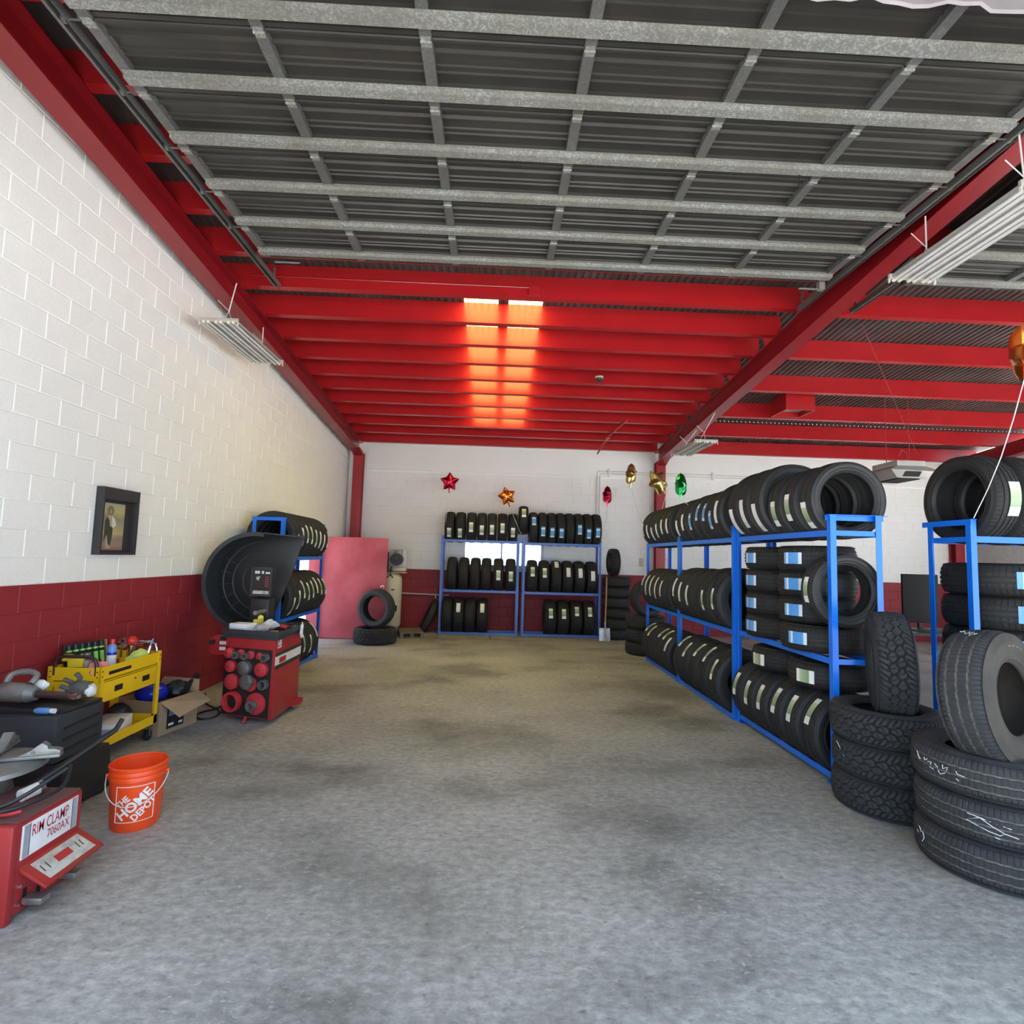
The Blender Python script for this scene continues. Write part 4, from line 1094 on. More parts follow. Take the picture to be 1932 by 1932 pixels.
for a in range(150, 260, 18):
    WB(bal).tube([(hc.x + 0.36 * math.cos(R(a)), 6.598, hc.z + 0.36 * math.sin(R(a))), (hc.x + 0.52 * math.cos(R(a)), 6.598, hc.z + 0.52 * math.sin(R(a)))], 0.007, 5).build('hood_rib', 'black_plastic_grey', bal)
SCF = Matrix.Translation(-Vector(bal.location)) @ frame((-2.482, 5.98, 1.345), (1, -0.20, 0.0), (-0.12, 0.06, 1))
MB(SCF).box(-0.115, 0.115, -0.15, 0.15, -0.06, 0.0).build('display_housing', 'black_plastic', bal, bevel=0.008)
bzl = MB(SCF)
for q in ((-0.12, 0.12, 0.135, 0.155), (-0.12, 0.12, -0.155, -0.135), (-0.12, -0.10, -0.135, 0.135), (0.10, 0.12, -0.135, 0.135)): bzl.box(q[0], q[1], q[2], q[3], 0.0, 0.018)
bzl.build('display_bezel', 'black_plastic_grey', bal, bevel=0.003)
mat('screen_face', (0.035, 0.033, 0.035), 0.25)
mat('led_white', (0.75, 0.76, 0.76), 0.4); mat('led_red', (0.35, 0.05, 0.05), 0.4)
MB(SCF).box(-0.10, 0.10, -0.135, 0.135, 0.0, 0.004).build('display_face', 'screen_face', bal)
for x0 in (-0.085, -0.055, -0.005): MB(SCF).box(x0, x0 + 0.024, 0.085, 0.115, 0.004, 0.006).build('digit', 'led_white', bal)
MB(SCF).box(0.04, 0.092, 0.085, 0.105, 0.004, 0.006).build('digit', 'led_white', bal)
for k in range(5): MB(SCF).box(0.04, 0.085, 0.045 - k * 0.024, 0.055 - k * 0.024, 0.004, 0.006).build('indicator', 'led_red', bal)
MB(SCF).box(-0.095, 0.095, -0.13, -0.095, 0.004, 0.006).build('brand_strip', 'decal_dirty', bal)
MB(SCF).add([(-0.06, 0.055, 0.005), (-0.02, 0.055, 0.005), (-0.04, 0.01, 0.005), (-0.07, 0.03, 0.005)], [(0, 3, 2, 1)]).build('arrow_print', 'decal_dirty', bal)
WB(bal).cyl((-2.52, 6.06, 1.30), (-2.58, 6.22, 1.12), 0.025, n=10).build('display_arm', 'black_plastic', bal)
WB(bal).cyl((-2.50, 6.20, 1.02), (-2.50, 5.90, 1.02), 0.028, 0.022, n=14).build('shaft', 'cast_grey', bal)
# things on the tray
def crumple(b, c, r, s, seed, n=14, m=9, amp=0.25):
    rnd = random.Random(seed); ph = [rnd.uniform(0, 6.28) for _ in range(8)]
    vs = []; fs = []
    for k in range(m + 1):
        th = math.pi * k / m
        for i in range(n):
            a = 2 * math.pi * i / n
            q = 1 + amp * (math.sin(3 * a + ph[0] + 2 * th) * 0.5 + math.sin(5 * a + ph[1]) * math.sin(4 * th + ph[2]) * 0.5 + rnd.uniform(-0.3, 0.3))
            rr = r * q
            vs.append((c[0] + rr * math.sin(th) * math.cos(a) * s[0], c[1] + rr * math.sin(th) * math.sin(a) * s[1], max(c[2] - r * s[2], c[2] - rr * math.cos(th) * s[2])))
    for k in range(m):
        for i in range(n):
            j = (i + 1) % n; fs.append((k * n + i, k * n + j, (k + 1) * n + j, (k + 1) * n + i))
    return b.add(vs, fs)
def single(name, label, cat, b, m, **kw):
    o = b.build(name, m, **kw); return tag(o, label, cat)
single('cardboard_carton', 'small white carton on the balancer tray', 'box', MB(frame((-2.525, 5.70, 0.845), (1, -0.25, 0), (0.25, 1, 0))).box(-0.105, 0.105, -0.07, 0.07, 0, 0.095), 'paper_white', bevel=0.003)
tg = MB(frame((-2.50, 6.0, 0.846), (1, 0.5, 0), (-0.5, 1, 0))); tg.box(-0.05, 0.05, -0.018, 0.018, 0, 0.10).cyl((0.02, -0.02, 0.115), (0.02, 0.02, 0.115), 0.03, n=14)
single('tape_dispenser', 'yellow handheld tool lying at the back of the balancer tray', 'tool', tg, 'yellow_plastic', bevel=0.006)
single('work_gloves', 'crumpled grey work glove on the balancer tray', 'glove', crumple(MB(), (-2.34, 5.72, 0.888), 0.075, (1.1, 1.0, 0.55), 3), 'rag_paper')
single('plastic_bag', 'crumpled clear white plastic bag on the balancer tray', 'bag', crumple(MB(), (-2.34, 5.93, 0.895), 0.08, (1.0, 0.9, 0.6), 5, amp=0.4), 'paper_white')
single('red_rag', 'small orange red rag behind the plastic bag on the tray', 'rag', crumple(MB(), (-2.22, 5.98, 0.872), 0.05, (1.2, 0.8, 0.5), 11, amp=0.35), 'cone_red')
wt = MB()
for k in range(9): wt.box(-2.21 + 0.018 * (k % 3) , -2.20 + 0.018 * (k % 3), 5.62 + 0.03 * (k // 3), 5.645 + 0.03 * (k // 3), 0.845, 0.858 + 0.004 * (k % 2))
single('wheel_weights', 'small pile of grey wheel weights at the tray corner', 'wheel weights', crumple(MB(), (-2.20, 5.66, 0.862), 0.045, (1.2, 1.2, 0.38), 21, amp=0.4), 'steel')
cp = MB().lathe([(0.0005, 0.885), (0.05, 0.885), (0.062, 0.875), (0.065, 0.845), (0.0005, 0.845)], 24, c=(-2.17, 6.07, 0)).cyl((-2.17, 6.07, 0.885), (-2.17, 6.07, 0.905), 0.02, n=12)
single('pressure_cup', 'black round plastic cup at the back of the balancer tray', 'cup', cp, 'black_plastic')
hk = MB().tube(smooth_path([(-2.04, 6.02, 0.90), (-2.03, 6.0, 0.86), (-2.038, 6.01, 0.80), (-2.03, 6.0, 0.74)]), 0.012, 7, rad=None)
single('white_rag', 'thin white rag hanging from the corner of the balancer tray', 'rag', crumple(MB(), (-2.034, 6.0, 0.835), 0.05, (0.28, 0.5, 1.5), 31, amp=0.4), 'paper_white')
single('power_cable', 'black cable on the floor beside the wheel balancer', 'cable', MB().tube(smooth_path([(-2.70, 6.1, 0.3), (-2.80, 6.0, 0.05), (-2.95, 5.8, 0.01), (-2.86, 5.62, 0.01), (-2.74, 5.66, 0.01), (-2.80, 5.9, 0.01), (-3.1, 6.2, 0.01), (-3.3, 6.6, 0.01)]), 0.009, 7), 'black_plastic')

# --- yellow service cart
CX0, CX1, CY0, CY1 = -3.33, -2.94, 4.30, 5.06
cart = thing('service_cart', 'yellow metal service cart with a drawer and a lower shelf', 'tool cart', ((CX0 + CX1) / 2, (CY0 + CY1) / 2, 0))
def yb(*a): return WB(cart).box(*a)
for x in (CX0, CX1):
    for y in (CY0, CY1):
        sx = 1 if x == CX0 else -1; sy = 1 if y == CY0 else -1
        poly = [(x, y), (x + sx * 0.045, y), (x + sx * 0.045, y + sy * 0.004), (x + sx * 0.004, y + sy * 0.004), (x + sx * 0.004, y + sy * 0.045), (x, y + sy * 0.045)]
        if sx * sy < 0: poly.reverse()
        WB(cart).prism(poly, 0.135, 0.765).build('post', 'yellow_paint', cart, smooth=False)
        cw = WB(cart); cw.cyl((x + sx * 0.04 - 0.014, y + sy * 0.05, 0.045), (x + sx * 0.04 + 0.014, y + sy * 0.05, 0.045), 0.045, n=20)
        cw.build('caster_wheel', 'black_plastic', cart)
        cb = WB(cart); cb.box(x + sx * 0.04 - 0.02, x + sx * 0.04 + 0.02, y + sy * 0.05 - 0.03, y + sy * 0.05 + 0.03, 0.12, 0.135).box(x + sx * 0.04 - 0.02, x + sx * 0.04 - 0.016, y + sy * 0.05 - 0.014, y + sy * 0.05 + 0.014, 0.04, 0.12).box(x + sx * 0.04 + 0.016, x + sx * 0.04 + 0.02, y + sy * 0.05 - 0.014, y + sy * 0.05 + 0.014, 0.04, 0.12)
        cb.build('caster_fork', 'chrome', cart)
t = 0.004
top = yb(CX0 + t, CX1 - t, CY0 + t, CY1 - t, 0.655, 0.662)
top.box(CX0 + t, CX0 + 2 * t, CY0, CY1, 0.66, 0.76).box(CX1 - 2 * t, CX1 - t, CY0, CY1, 0.645, 0.76).box(CX0, CX1, CY0 + t, CY0 + 2 * t, 0.62, 0.76).box(CX0, CX1, CY1 - 2 * t, CY1 - t, 0.66, 0.76)
top.build('top_tray', 'yellow_paint', cart, smooth=False)
yb(CX0 + 0.05, CX1 - 0.05, CY0 + 0.005, CY0 + 0.010, 0.49, 0.62).build('end_panel', 'yellow_paint', cart, bevel=0.002)
yb(CX0 + 0.01, CX0 + 0.015, CY0 + 0.05, CY1 - 0.05, 0.49, 0.66).build('back_panel', 'yellow_paint', cart)
yb(CX0 + 0.05, CX1 - 0.05, CY1 - 0.010, CY1 - 0.005, 0.49, 0.66).build('end_panel', 'yellow_paint', cart, bevel=0.002)
yb(CX0 + 0.02, CX1 - 0.01, CY0 + 0.02, CY1 - 0.02, 0.49, 0.496).build('drawer_floor', 'yellow_paint', cart)
drw = yb(CX1 - 0.012, CX1 - 0.002, CY0 + 0.05, CY1 - 0.05, 0.495, 0.640).build('drawer', 'yellow_paint', cart, bevel=0.004)
for yy in (4.52, 4.86):
    WB(cart).box(CX1 - 0.004, CX1 + 0.002, yy - 0.045, yy + 0.045, 0.548, 0.592).build('handle', 'dark_slot', drw)
WB(cart).cyl((CX1 - 0.004, 4.71, 0.60), (CX1 + 0.006, 4.71, 0.60), 0.009, n=12).build('lock', 'chrome', drw)
yb(CX1 - 0.0045, CX1 - 0.0035, 4.40, 4.66, 0.690, 0.716).build('brand_print', 'dark_slot', cart)
for (yy, zz) in ((CY0 + 0.022, 0.73), (CY0 + 0.022, 0.69), (CY1 - 0.022, 0.73), (CY1 - 0.022, 0.69)): WB(cart).cyl((CX1 - 0.001, yy, zz), (CX1 + 0.004, yy, zz), 0.006, n=8).build('bolt', 'amber', cart)
for (xx, zz) in ((CX0 + 0.022, 0.73), (CX0 + 0.022, 0.69), (CX1 - 0.022, 0.73), (CX1 - 0.022, 0.69)): WB(cart).cyl((xx, CY0 + 0.001, zz), (xx, CY0 - 0.004, zz), 0.006, n=8).build('bolt', 'amber', cart)
low = yb(CX0 + t, CX1 - t, CY0 + t, CY1 - t, 0.150, 0.155).box(CX0, CX0 + t, CY0, CY1, 0.150, 0.215).box(CX1 - t, CX1, CY0, CY1, 0.140, 0.215).box(CX0, CX1, CY0, CY0 + t, 0.140, 0.215).box(CX0, CX1, CY1 - t, CY1, 0.150, 0.215)
low.build('lower_shelf', 'yellow_paint', cart, smooth=False)
for yy, s in ((CY0 + 0.012, 1), (CY1 - 0.012, -1)):
    pts = [(CX0 + 0.04, yy, 0.70), (CX0 + 0.04, yy, 0.78), (CX0 + 0.055, yy, 0.82), (CX0 + 0.095, yy, 0.84), (CX1 - 0.095, yy, 0.84), (CX1 - 0.055, yy, 0.82), (CX1 - 0.04, yy, 0.78), (CX1 - 0.04, yy, 0.70)]
    WB(cart).tube(pts, 0.013, 9).build('push_handle', 'brown_tube' if s > 0 else 'chrome', cart, angle=60)
# contents of the cart
zt_ = 0.662
ss = thing('socket_set', 'open black socket case with bright green sockets leaning on the wall', 'socket set', (-3.30, 4.60, zt_))
SM = frame((-3.275, 4.60, zt_ + 0.125), (0.25, 1, 0), (-0.2, 0, 1))
L_ = Matrix.Translation(-Vector(ss.location)) @ SM
MB(L_).box(-0.17, 0.17, -0.115, 0.115, -0.02, 0.0).build('case', 'black_plastic', ss, bevel=0.006)
for k in range(6):
    MB(L_).cyl((-0.135 + 0.054 * k, 0.045, 0.006), (-0.135 + 0.054 * k, 0.105, 0.006), 0.017, n=10).build('socket', 'black_plastic', ss)
    MB(L_).cyl((-0.135 + 0.054 * k, 0.052, 0.006), (-0.135 + 0.054 * k, 0.066, 0.006), 0.020, n=10).build('socket_ring', 'lime', ss)
    MB(L_).cyl((-0.135 + 0.054 * k, -0.095, 0.006), (-0.135 + 0.054 * k, 0.028, 0.006), 0.016, n=10).build('socket', ('lime', 'black_plastic', 'lime', 'black_plastic', 'lime', 'lime')[k], ss)
MB(L_).box(0.17, 0.185, -0.10, 0.115, -0.02, 0.01).build('case_edge', 'wood_handle', ss)
sc_ = thing('spray_can', 'blue and white aerosol can with a red cap on the cart', 'spray can', (-3.10, 4.645, zt_))
MB().lathe([(0.0005, 0), (0.033, 0), (0.034, 0.006), (0.034, 0.195), (0.031, 0.205), (0.018, 0.222), (0.0005, 0.222)], 24).build('body', 'blue_light', sc_)
MB().lathe([(0.0345, 0.03), (0.0345, 0.15)], 24).build('label', 'paper_white', sc_)
MB().lathe([(0.0345, 0.012), (0.0347, 0.03)], 24).build('label_band', 'blue_gloss', sc_)
MB().lathe([(0.0348, 0.135), (0.0348, 0.158)], 24).build('label_band', 'blue_gloss', sc_)
MB().lathe([(0.019, 0.216), (0.019, 0.255), (0.016, 0.262), (0.0005, 0.262)], 20).build('cap', 'red_plastic', sc_)
oc = MB().lathe([(0.0005, 0), (0.055, 0), (0.058, 0.01), (0.058, 0.10), (0.045, 0.125), (0.022, 0.132), (0.022, 0.155), (0.028, 0.158), (0.028, 0.175), (0.0005, 0.175)], 22, c=(-3.185, 4.49, zt_))
single('fluid_can', 'grey can with a screw top behind the pink rag', 'can', oc, 'cast_grey')
yg = MB(frame((-3.20, 4.40, zt_ + 0.15), (1, 0.3, 0), (-0.3, 1, 0.1))); yg.box(-0.05, 0.05, -0.025, 0.025, -0.14, 0.02).box(-0.09, -0.02, -0.02, 0.02, -0.02, 0.03)
single('yellow_gun', 'yellow plastic tool standing beside the green sockets', 'tool', yg, 'yellow_plastic', bevel=0.01)
single('pink_rag', 'crumpled pink shop rag at the near corner of the cart', 'rag', crumple(MB(), (-3.03, 4.40, zt_ + 0.055), 0.08, (0.9, 1.1, 0.9), 41, amp=0.3), 'rag_pink')
ib = MB(frame((-3.18, 4.36, zt_ + 0.0), (1, 0, 0), (0, 1, 0))); ib.box(-0.12, 0.08, -0.035, 0.035, 0, 0.085)
single('tool_case', 'black plastic case under the near push handle of the cart', 'tool case', ib, 'black_plastic', bevel=0.008)
rt = thing('air_ratchet', 'chrome air ratchet lying across the cart tray', 'air tool', (-3.02, 4.66, zt_ + 0.02))
MB().tube([(0.02, -0.14, 0.015), (0.01, -0.02, 0.02), (0.0, 0.10, 0.025)], 0.02, 12, rad=[0.021, 0.023, 0.019]).build('body', 'chrome', rt)
MB().cyl((0.0, 0.10, 0.025), (-0.005, 0.15, 0.03), 0.012, n=12).build('neck', 'blue_light', rt)
MB().cyl((-0.006, 0.17, 0.01), (-0.006, 0.17, 0.05), 0.024, n=14).build('head', 'steel', rt)
br_ = MB().sphere((-3.15, 4.77, zt_ + 0.02), 0.055, (1.6, 1.0, 0.5)).cyl((-3.15, 4.79, zt_ + 0.03), (-3.15, 4.79, zt_ + 0.075), 0.018, n=10)
single('oil_flask', 'brown oil flask lying behind the ratchet on the cart', 'flask', br_, 'amber')
single('lime_glove', 'lime green glove lying over the cart edge', 'glove', crumple(MB(frame((-3.03, 4.86, zt_ + 0.07), (0.3, 1, 0.5), (-1, 0.3, 0))), (0, 0, 0), 0.07, (1.5, 0.75, 0.8), 51, amp=0.22), 'glove_lime')
sg = thing('spray_gun', 'chrome spray gun with a blue tip on the cart', 'spray gun', (-3.0, 4.93, zt_ + 0.02))
MB().cyl((0.0, 0.0, 0.0), (0.02, 0.02, 0.14), 0.02, 0.017, n=14).build('body', 'chrome', sg)
MB().cyl((0.02, 0.02, 0.14), (0.032, 0.035, 0.20), 0.007, n=10).build('tip', 'blue_light', sg)
MB().tube([(0, 0, 0.02), (0.0, -0.06, 0.01), (0.01, -0.12, 0.0)], 0.013, 8).build('grip', 'black_plastic', sg)
rg = thing('air_regulator', 'chrome and red air regulator by the far push handle', 'regulator', (-3.20, 4.96, zt_))
MB().cyl((0.02, 0.05, 0.0), (0.02, 0.05, 0.15), 0.03, n=16).build('bowl', 'chrome', rg)
MB().cyl((-0.07, 0.05, 0.17), (-0.045, 0.05, 0.17), 0.045, n=20).build('gauge', 'chrome', rg)
MB().sphere((0.02, 0.05, 0.19), 0.045, (1, 1, 0.95)).build('knob', 'red_plastic', rg)
MB().cyl((0.05, 0.05, 0.16), (0.13, 0.05, 0.165), 0.016, n=10).build('fitting', 'chrome', rg)
bx = thing('parts_box', 'white and lilac parts box on the lower cart shelf', 'box', (-3.08, 4.66, 0.155))
MB(Matrix.Rotation(R(12), 4, 'Z')).box(-0.10, 0.10, -0.17, 0.17, 0, 0.125).build('carton', 'paper_white', bx, bevel=0.003)
MB(Matrix.Rotation(R(12), 4, 'Z')).box(-0.1005, 0.1005, -0.1705, -0.12, 0.03, 0.09).build('print_panel', 'decal_grey', bx)
single('black_bag', 'black cloth bag on the lower cart shelf behind the parts box', 'bag', crumple(MB(), (-3.18, 4.92, 0.245), 0.10, (0.9, 1.0, 0.9), 61, amp=0.15), 'black_plastic')

# --- cardboard box with helmet and wrapped parts
cb_ = thing('cardboard_box', 'open cardboard box with a printed black panel beside the cart', 'box', (-3.12, 5.36, 0))
BXF = frame((-3.12, 5.37, 0), (1, -0.22, 0), (0.22, 1, 0))
BM = Matrix.Translation(-Vector(cb_.location)) @ BXF
bh = 0.30
MB(BM).box(-0.235, 0.235, -0.23, 0.23, 0, 0.006).build('bottom', 'cardboard', cb_)
for nm, q in (('front_side', (-0.235, 0.235, -0.23, -0.224)), ('back_side', (-0.235, 0.235, 0.224, 0.23)), ('wall_side', (-0.235, -0.229, -0.224, 0.224)), ('aisle_side', (0.229, 0.235, -0.224, 0.224))):
    MB(BM).box(q[0], q[1], q[2], q[3], 0.006, bh).build(nm, 'cardboard', cb_)
MB(BM).hexa([(0.235, -0.23, bh), (0.235, 0.23, bh), (0.40, 0.20, bh - 0.07), (0.40, -0.18, bh - 0.13)], [(0.235, -0.23, bh + 0.005), (0.235, 0.23, bh + 0.005), (0.402, 0.20, bh - 0.065), (0.402, -0.18, bh - 0.125)]).build('flap', 'cardboard', cb_)
MB(BM).hexa([(-0.235, 0.23, bh), (0.235, 0.23, bh), (0.20, 0.27, bh + 0.10), (-0.2, 0.27, bh + 0.10)], [(-0.235, 0.235, bh), (0.235, 0.235, bh), (0.20, 0.275, bh + 0.10), (-0.2, 0.275, bh + 0.10)]).build('flap', 'cardboard', cb_)
MB(BM).box(0.235, 0.2365, -0.14, 0.06, 0.04, 0.25).build('print_panel', 'black_plastic', cb_)
MB(BM).box(0.2365, 0.2375, -0.12, 0.03, 0.15, 0.23).build('print_picture', 'blue_light', cb_)
MB(BM).box(0.2365, 0.2375, -0.12, -0.06, 0.065, 0.085).box(0.2365, 0.2375, 0.0, 0.045, 0.06, 0.08).build('print_text', 'paper_white', cb_)
bt_ = MB().sphere((-3.15, 5.315, 0.33), 0.135, (1.0, 1.0, 0.72), 24, 14)
tag(bt_.build('blue_helmet', 'blue_gloss'), 'glossy dark blue rounded shell in the cardboard box', 'helmet')
single('wrapped_part', 'crinkled clear-wrapped black part in the cardboard box', 'wrapped part', crumple(MB(), (-3.0, 5.44, 0.33), 0.10, (1.1, 0.9, 0.8), 71, amp=0.3), 'black_plastic')
bl_ = MB(frame((-2.96, 5.56, 0.33), (0.35, 1, 0.9), (-1, 0.3, 0))); bl_.box(-0.15, 0.16, -0.022, 0.022, -0.018, 0.018)
single('car_jack_bar', 'black ribbed bar sticking up out of the cardboard box', 'jack bar', bl_, 'black_plastic', bevel=0.006)

# --- black rolling tool chest with things on top
tc = thing('tool_chest', 'black plastic rolling tool chest below the left wall', 'tool chest', (-2.96, 3.87, 0))
WB(tc).hexa([(-3.25, 3.62, 0.02), (-2.64, 3.62, 0.02), (-2.62, 4.05, 0.02), (-3.25, 4.05, 0.02)], [(-3.25, 3.62, 0.31), (-2.66, 3.62, 0.31), (-2.66, 4.05, 0.31), (-3.25, 4.05, 0.31)]).build('lower_bin', 'black_plastic', tc, bevel=0.015)
WB(tc).box(-3.27, -2.70, 3.60, 4.02, 0.315, 0.60).build('upper_box', 'black_plastic_grey', tc, bevel=0.018)
for k in range(3): WB(tc).hexa([(-2.701, 3.66, 0.37 + 0.07 * k), (-2.692, 3.66, 0.37 + 0.07 * k), (-2.692, 3.97, 0.38 + 0.07 * k), (-2.701, 3.97, 0.38 + 0.07 * k)], [(-2.701, 3.66, 0.385 + 0.07 * k), (-2.692, 3.66, 0.385 + 0.07 * k), (-2.692, 3.97, 0.395 + 0.07 * k), (-2.701, 3.97, 0.395 + 0.07 * k)]).build('side_rib', 'black_plastic', tc)
WB(tc).hexa([(-3.26, 3.66, 0.60), (-2.73, 3.70, 0.60), (-2.71, 4.01, 0.60), (-3.26, 4.01, 0.60)], [(-3.26, 3.66, 0.655), (-2.73, 3.70, 0.612), (-2.71, 4.01, 0.625), (-3.26, 4.01, 0.655)]).build('lid', 'black_plastic', tc, bevel=0.008)
for yy in (3.72, 3.95):
    WB(tc).cyl((-2.66, yy, 0.05), (-2.63, yy, 0.05), 0.05, n=18).build('wheel', 'black_plastic', tc)
iw = thing('impact_wrench', 'grey cast impact wrench lying on the black tool chest', 'impact wrench', (-3.08, 3.74, 0.65))
MB().tube([(-0.12, 0, 0.07), (-0.08, 0, 0.07), (0.04, 0, 0.065), (0.10, 0, 0.06)], 0.06, 16, rad=[0.045, 0.062, 0.062, 0.045]).build('motor_housing', 'cast_grey', iw)
MB().cyl((0.08, 0, 0.06), (0.13, 0, 0.058), 0.058, 0.04, n=18).build('hammer_case', 'cast_grey', iw)
MB().cyl((0.13, 0, 0.058), (0.33, 0.02, 0.045), 0.024, n=14).build('anvil', 'brown_tube', iw)
MB().box(0.33, 0.385, 0.0, 0.04, 0.028, 0.062).build('square_drive', 'chrome', iw, bevel=0.004)
MB().tube(smooth_path([(-0.09, 0.02, 0.12), (-0.08, 0.05, 0.17), (0.0, 0.07, 0.185), (0.07, 0.06, 0.165), (0.07, 0.02, 0.12)]), 0.02, 9).build('handle', 'cast_grey', iw)
pp = MB(frame((-2.98, 3.92, 0.645), (1, 0.1, 0), (0, 1, 0)))
vs = []
for i in range(9):
    for j in range(5): vs.append((-0.17 + 0.0425 * i, -0.09 + 0.045 * j, 0.015 + 0.022 * math.sin(i * 0.9 + j * 0.5) + 0.03 * (1 - abs(i - 4) / 4)))
pp.add(vs + [(x, y, z - 0.004) for x, y, z in vs], [(i * 5 + j, (i + 1) * 5 + j, (i + 1) * 5 + j + 1, i * 5 + j + 1) for i in range(8) for j in range(4)] + [(45 + i * 5 + j, 45 + i * 5 + j + 1, 45 + (i + 1) * 5 + j + 1, 45 + (i + 1) * 5 + j) for i in range(8) for j in range(4)])
single('shop_towel', 'creased lilac grey shop towel on the tool chest', 'towel', pp, 'rag_paper')
single('white_paper', 'small crumpled white paper beside the impact wrench', 'paper', crumple(MB(), (-3.0, 3.83, 0.74), 0.04, (1.0, 0.8, 0.9), 81, amp=0.25), 'paper_white')
gl = thing('work_glove', 'dark grey work glove with light cuff on the tool chest', 'glove', (-2.83, 3.95, 0.64))
crumple(MB(), (0, 0, 0.055), 0.07, (1.2, 0.8, 0.75), 91, amp=0.15).build('palm', 'glove_grey', gl)
for k, (dx, dy, dz) in enumerate(((-0.10, 0.02, 0.09), (-0.08, -0.03, 0.06), (-0.06, 0.05, 0.12))): MB().tube([(-0.03, dy * 0.5, 0.07), (dx * 0.7, dy, dz), (dx * 1.3, dy * 1.3, dz + 0.02)], 0.016, 8).build('finger', 'glove_grey', gl)
crumple(MB(), (0.075, 0.0, 0.045), 0.04, (0.7, 1.1, 1.0), 95, amp=0.2).build('cuff', 'paper_white', gl)
bo = thing('small_bottle', 'small blue bottle with white cap lying on the tool chest edge', 'bottle', (-2.83, 3.66, 0.626))
MB().tube([(-0.06, 0, 0), (-0.04, 0, 0), (0.02, 0.0, 0), (0.04, 0.0, 0)], 0.02, 12, rad=[0.012, 0.02, 0.02, 0.01]).build('body', 'blue_light', bo)
MB().cyl((0.04, 0, 0), (0.065, 0, 0), 0.016, n=12).build('cap', 'paper_white', bo)

# --- tire changer
ch = thing('tire_changer', 'red tire changing machine with foot pedals and a lettered plate', 'tire changer', (-2.45, 2.82, 0))
def cw(*a): return WB(ch).box(*a)
cw(-2.85, -2.10, 2.62, 3.02, 0.02, 0.42).build('cabinet', 'machine_red', ch, bevel=0.012)
cw(-2.86, -2.095, 2.60, 2.64, 0.0, 0.425).build('corner_frame', 'machine_red', ch, bevel=0.01)
cw(-2.101, -2.096, 2.655, 2.985, 0.255, 0.405).build('name_plate', 'paper_white', ch, bevel=0.001)
for a, b, m in ((2.662, 2.690, 'decal_grey'), (2.955, 2.980, 'decal_grey'), (2.693, 2.697, 'black_plastic'), (2.948, 2.952, 'black_plastic')): cw(-2.0965, -2.0950, a, b, 0.258, 0.402).build('plate_stripe', m, ch)
Tc = Matrix.Translation(-Vector(ch.location))
plate_text(ch, 'RIM CLAMP', 0.215, 0.052, Tc @ frame((-2.0948, 2.815, 0.362), (0, 1, 0), (0, 0, 1)), 'decal_red', bold=0.004)
plate_text(ch, '7060AX', 0.135, 0.040, Tc @ frame((-2.0948, 2.865, 0.305), (0, 1, 0), (0, 0, 1)), 'decal_red', bold=0.004)
WB(ch).hexa([(-2.10, 2.655, 0.205), (-1.99, 2.675, 0.125), (-1.99, 3.045, 0.125), (-2.10, 3.02, 0.205)], [(-2.10, 2.655, 0.225), (-1.985, 2.675, 0.137), (-1.985, 3.045, 0.137), (-2.10, 3.02, 0.225)]).build('pedal_cover', 'machine_red', ch, bevel=0.003)
WB(ch).hexa([(-2.085, 2.70, 0.215), (-2.0, 2.715, 0.150), (-2.0, 3.0, 0.150), (-2.085, 2.98, 0.215)], [(-2.083, 2.70, 0.2175), (-1.998, 2.715, 0.1525), (-1.998, 3.0, 0.1525), (-2.083, 2.98, 0.2175)]).build('warning_decal', 'decal_dirty', ch)
for k, (a, b) in enumerate(((2.80, 2.89), (2.72, 2.725), (2.75, 2.755), (2.93, 2.935), (2.955, 2.96))):
    WB(ch).hexa([(-2.06, a, 0.1985), (-2.03, a, 0.1755), (-2.03, b, 0.1755), (-2.06, b, 0.1985)], [(-2.059, a, 0.2), (-2.029, a, 0.177), (-2.029, b, 0.177), (-2.059, b, 0.2)]).build('decal_mark', 'decal_red' if k == 0 else 'black_plastic', ch)
for yy in (2.70, 2.78, 2.90): cw(-2.1005, -2.097, yy - 0.010, yy + 0.010, 0.04, 0.115).build('pedal_slot', 'dark_slot', ch)
for yy in (2.70, 2.90):
    pl = thing_part = WB(ch).box(-2.09, -2.0, yy - 0.028, yy + 0.028, 0.055, 0.085)
    pl.build('pedal', 'steel', ch, bevel=0.008)
for yy, zz in ((2.665, 0.06), (2.665, 0.14), (2.96, 0.12)): WB(ch).cyl((-2.10, yy, zz), (-2.092, yy, zz), 0.008, n=8).build('bolt', 'chrome', ch)
mat('changer_top', (0.20, 0.06, 0.06), 0.7, c2=(0.11, 0.075, 0.07), scale=14)
cw(-2.84, -2.11, 2.645, 3.015, 0.42, 0.428).build('top_plate', 'changer_top', ch)
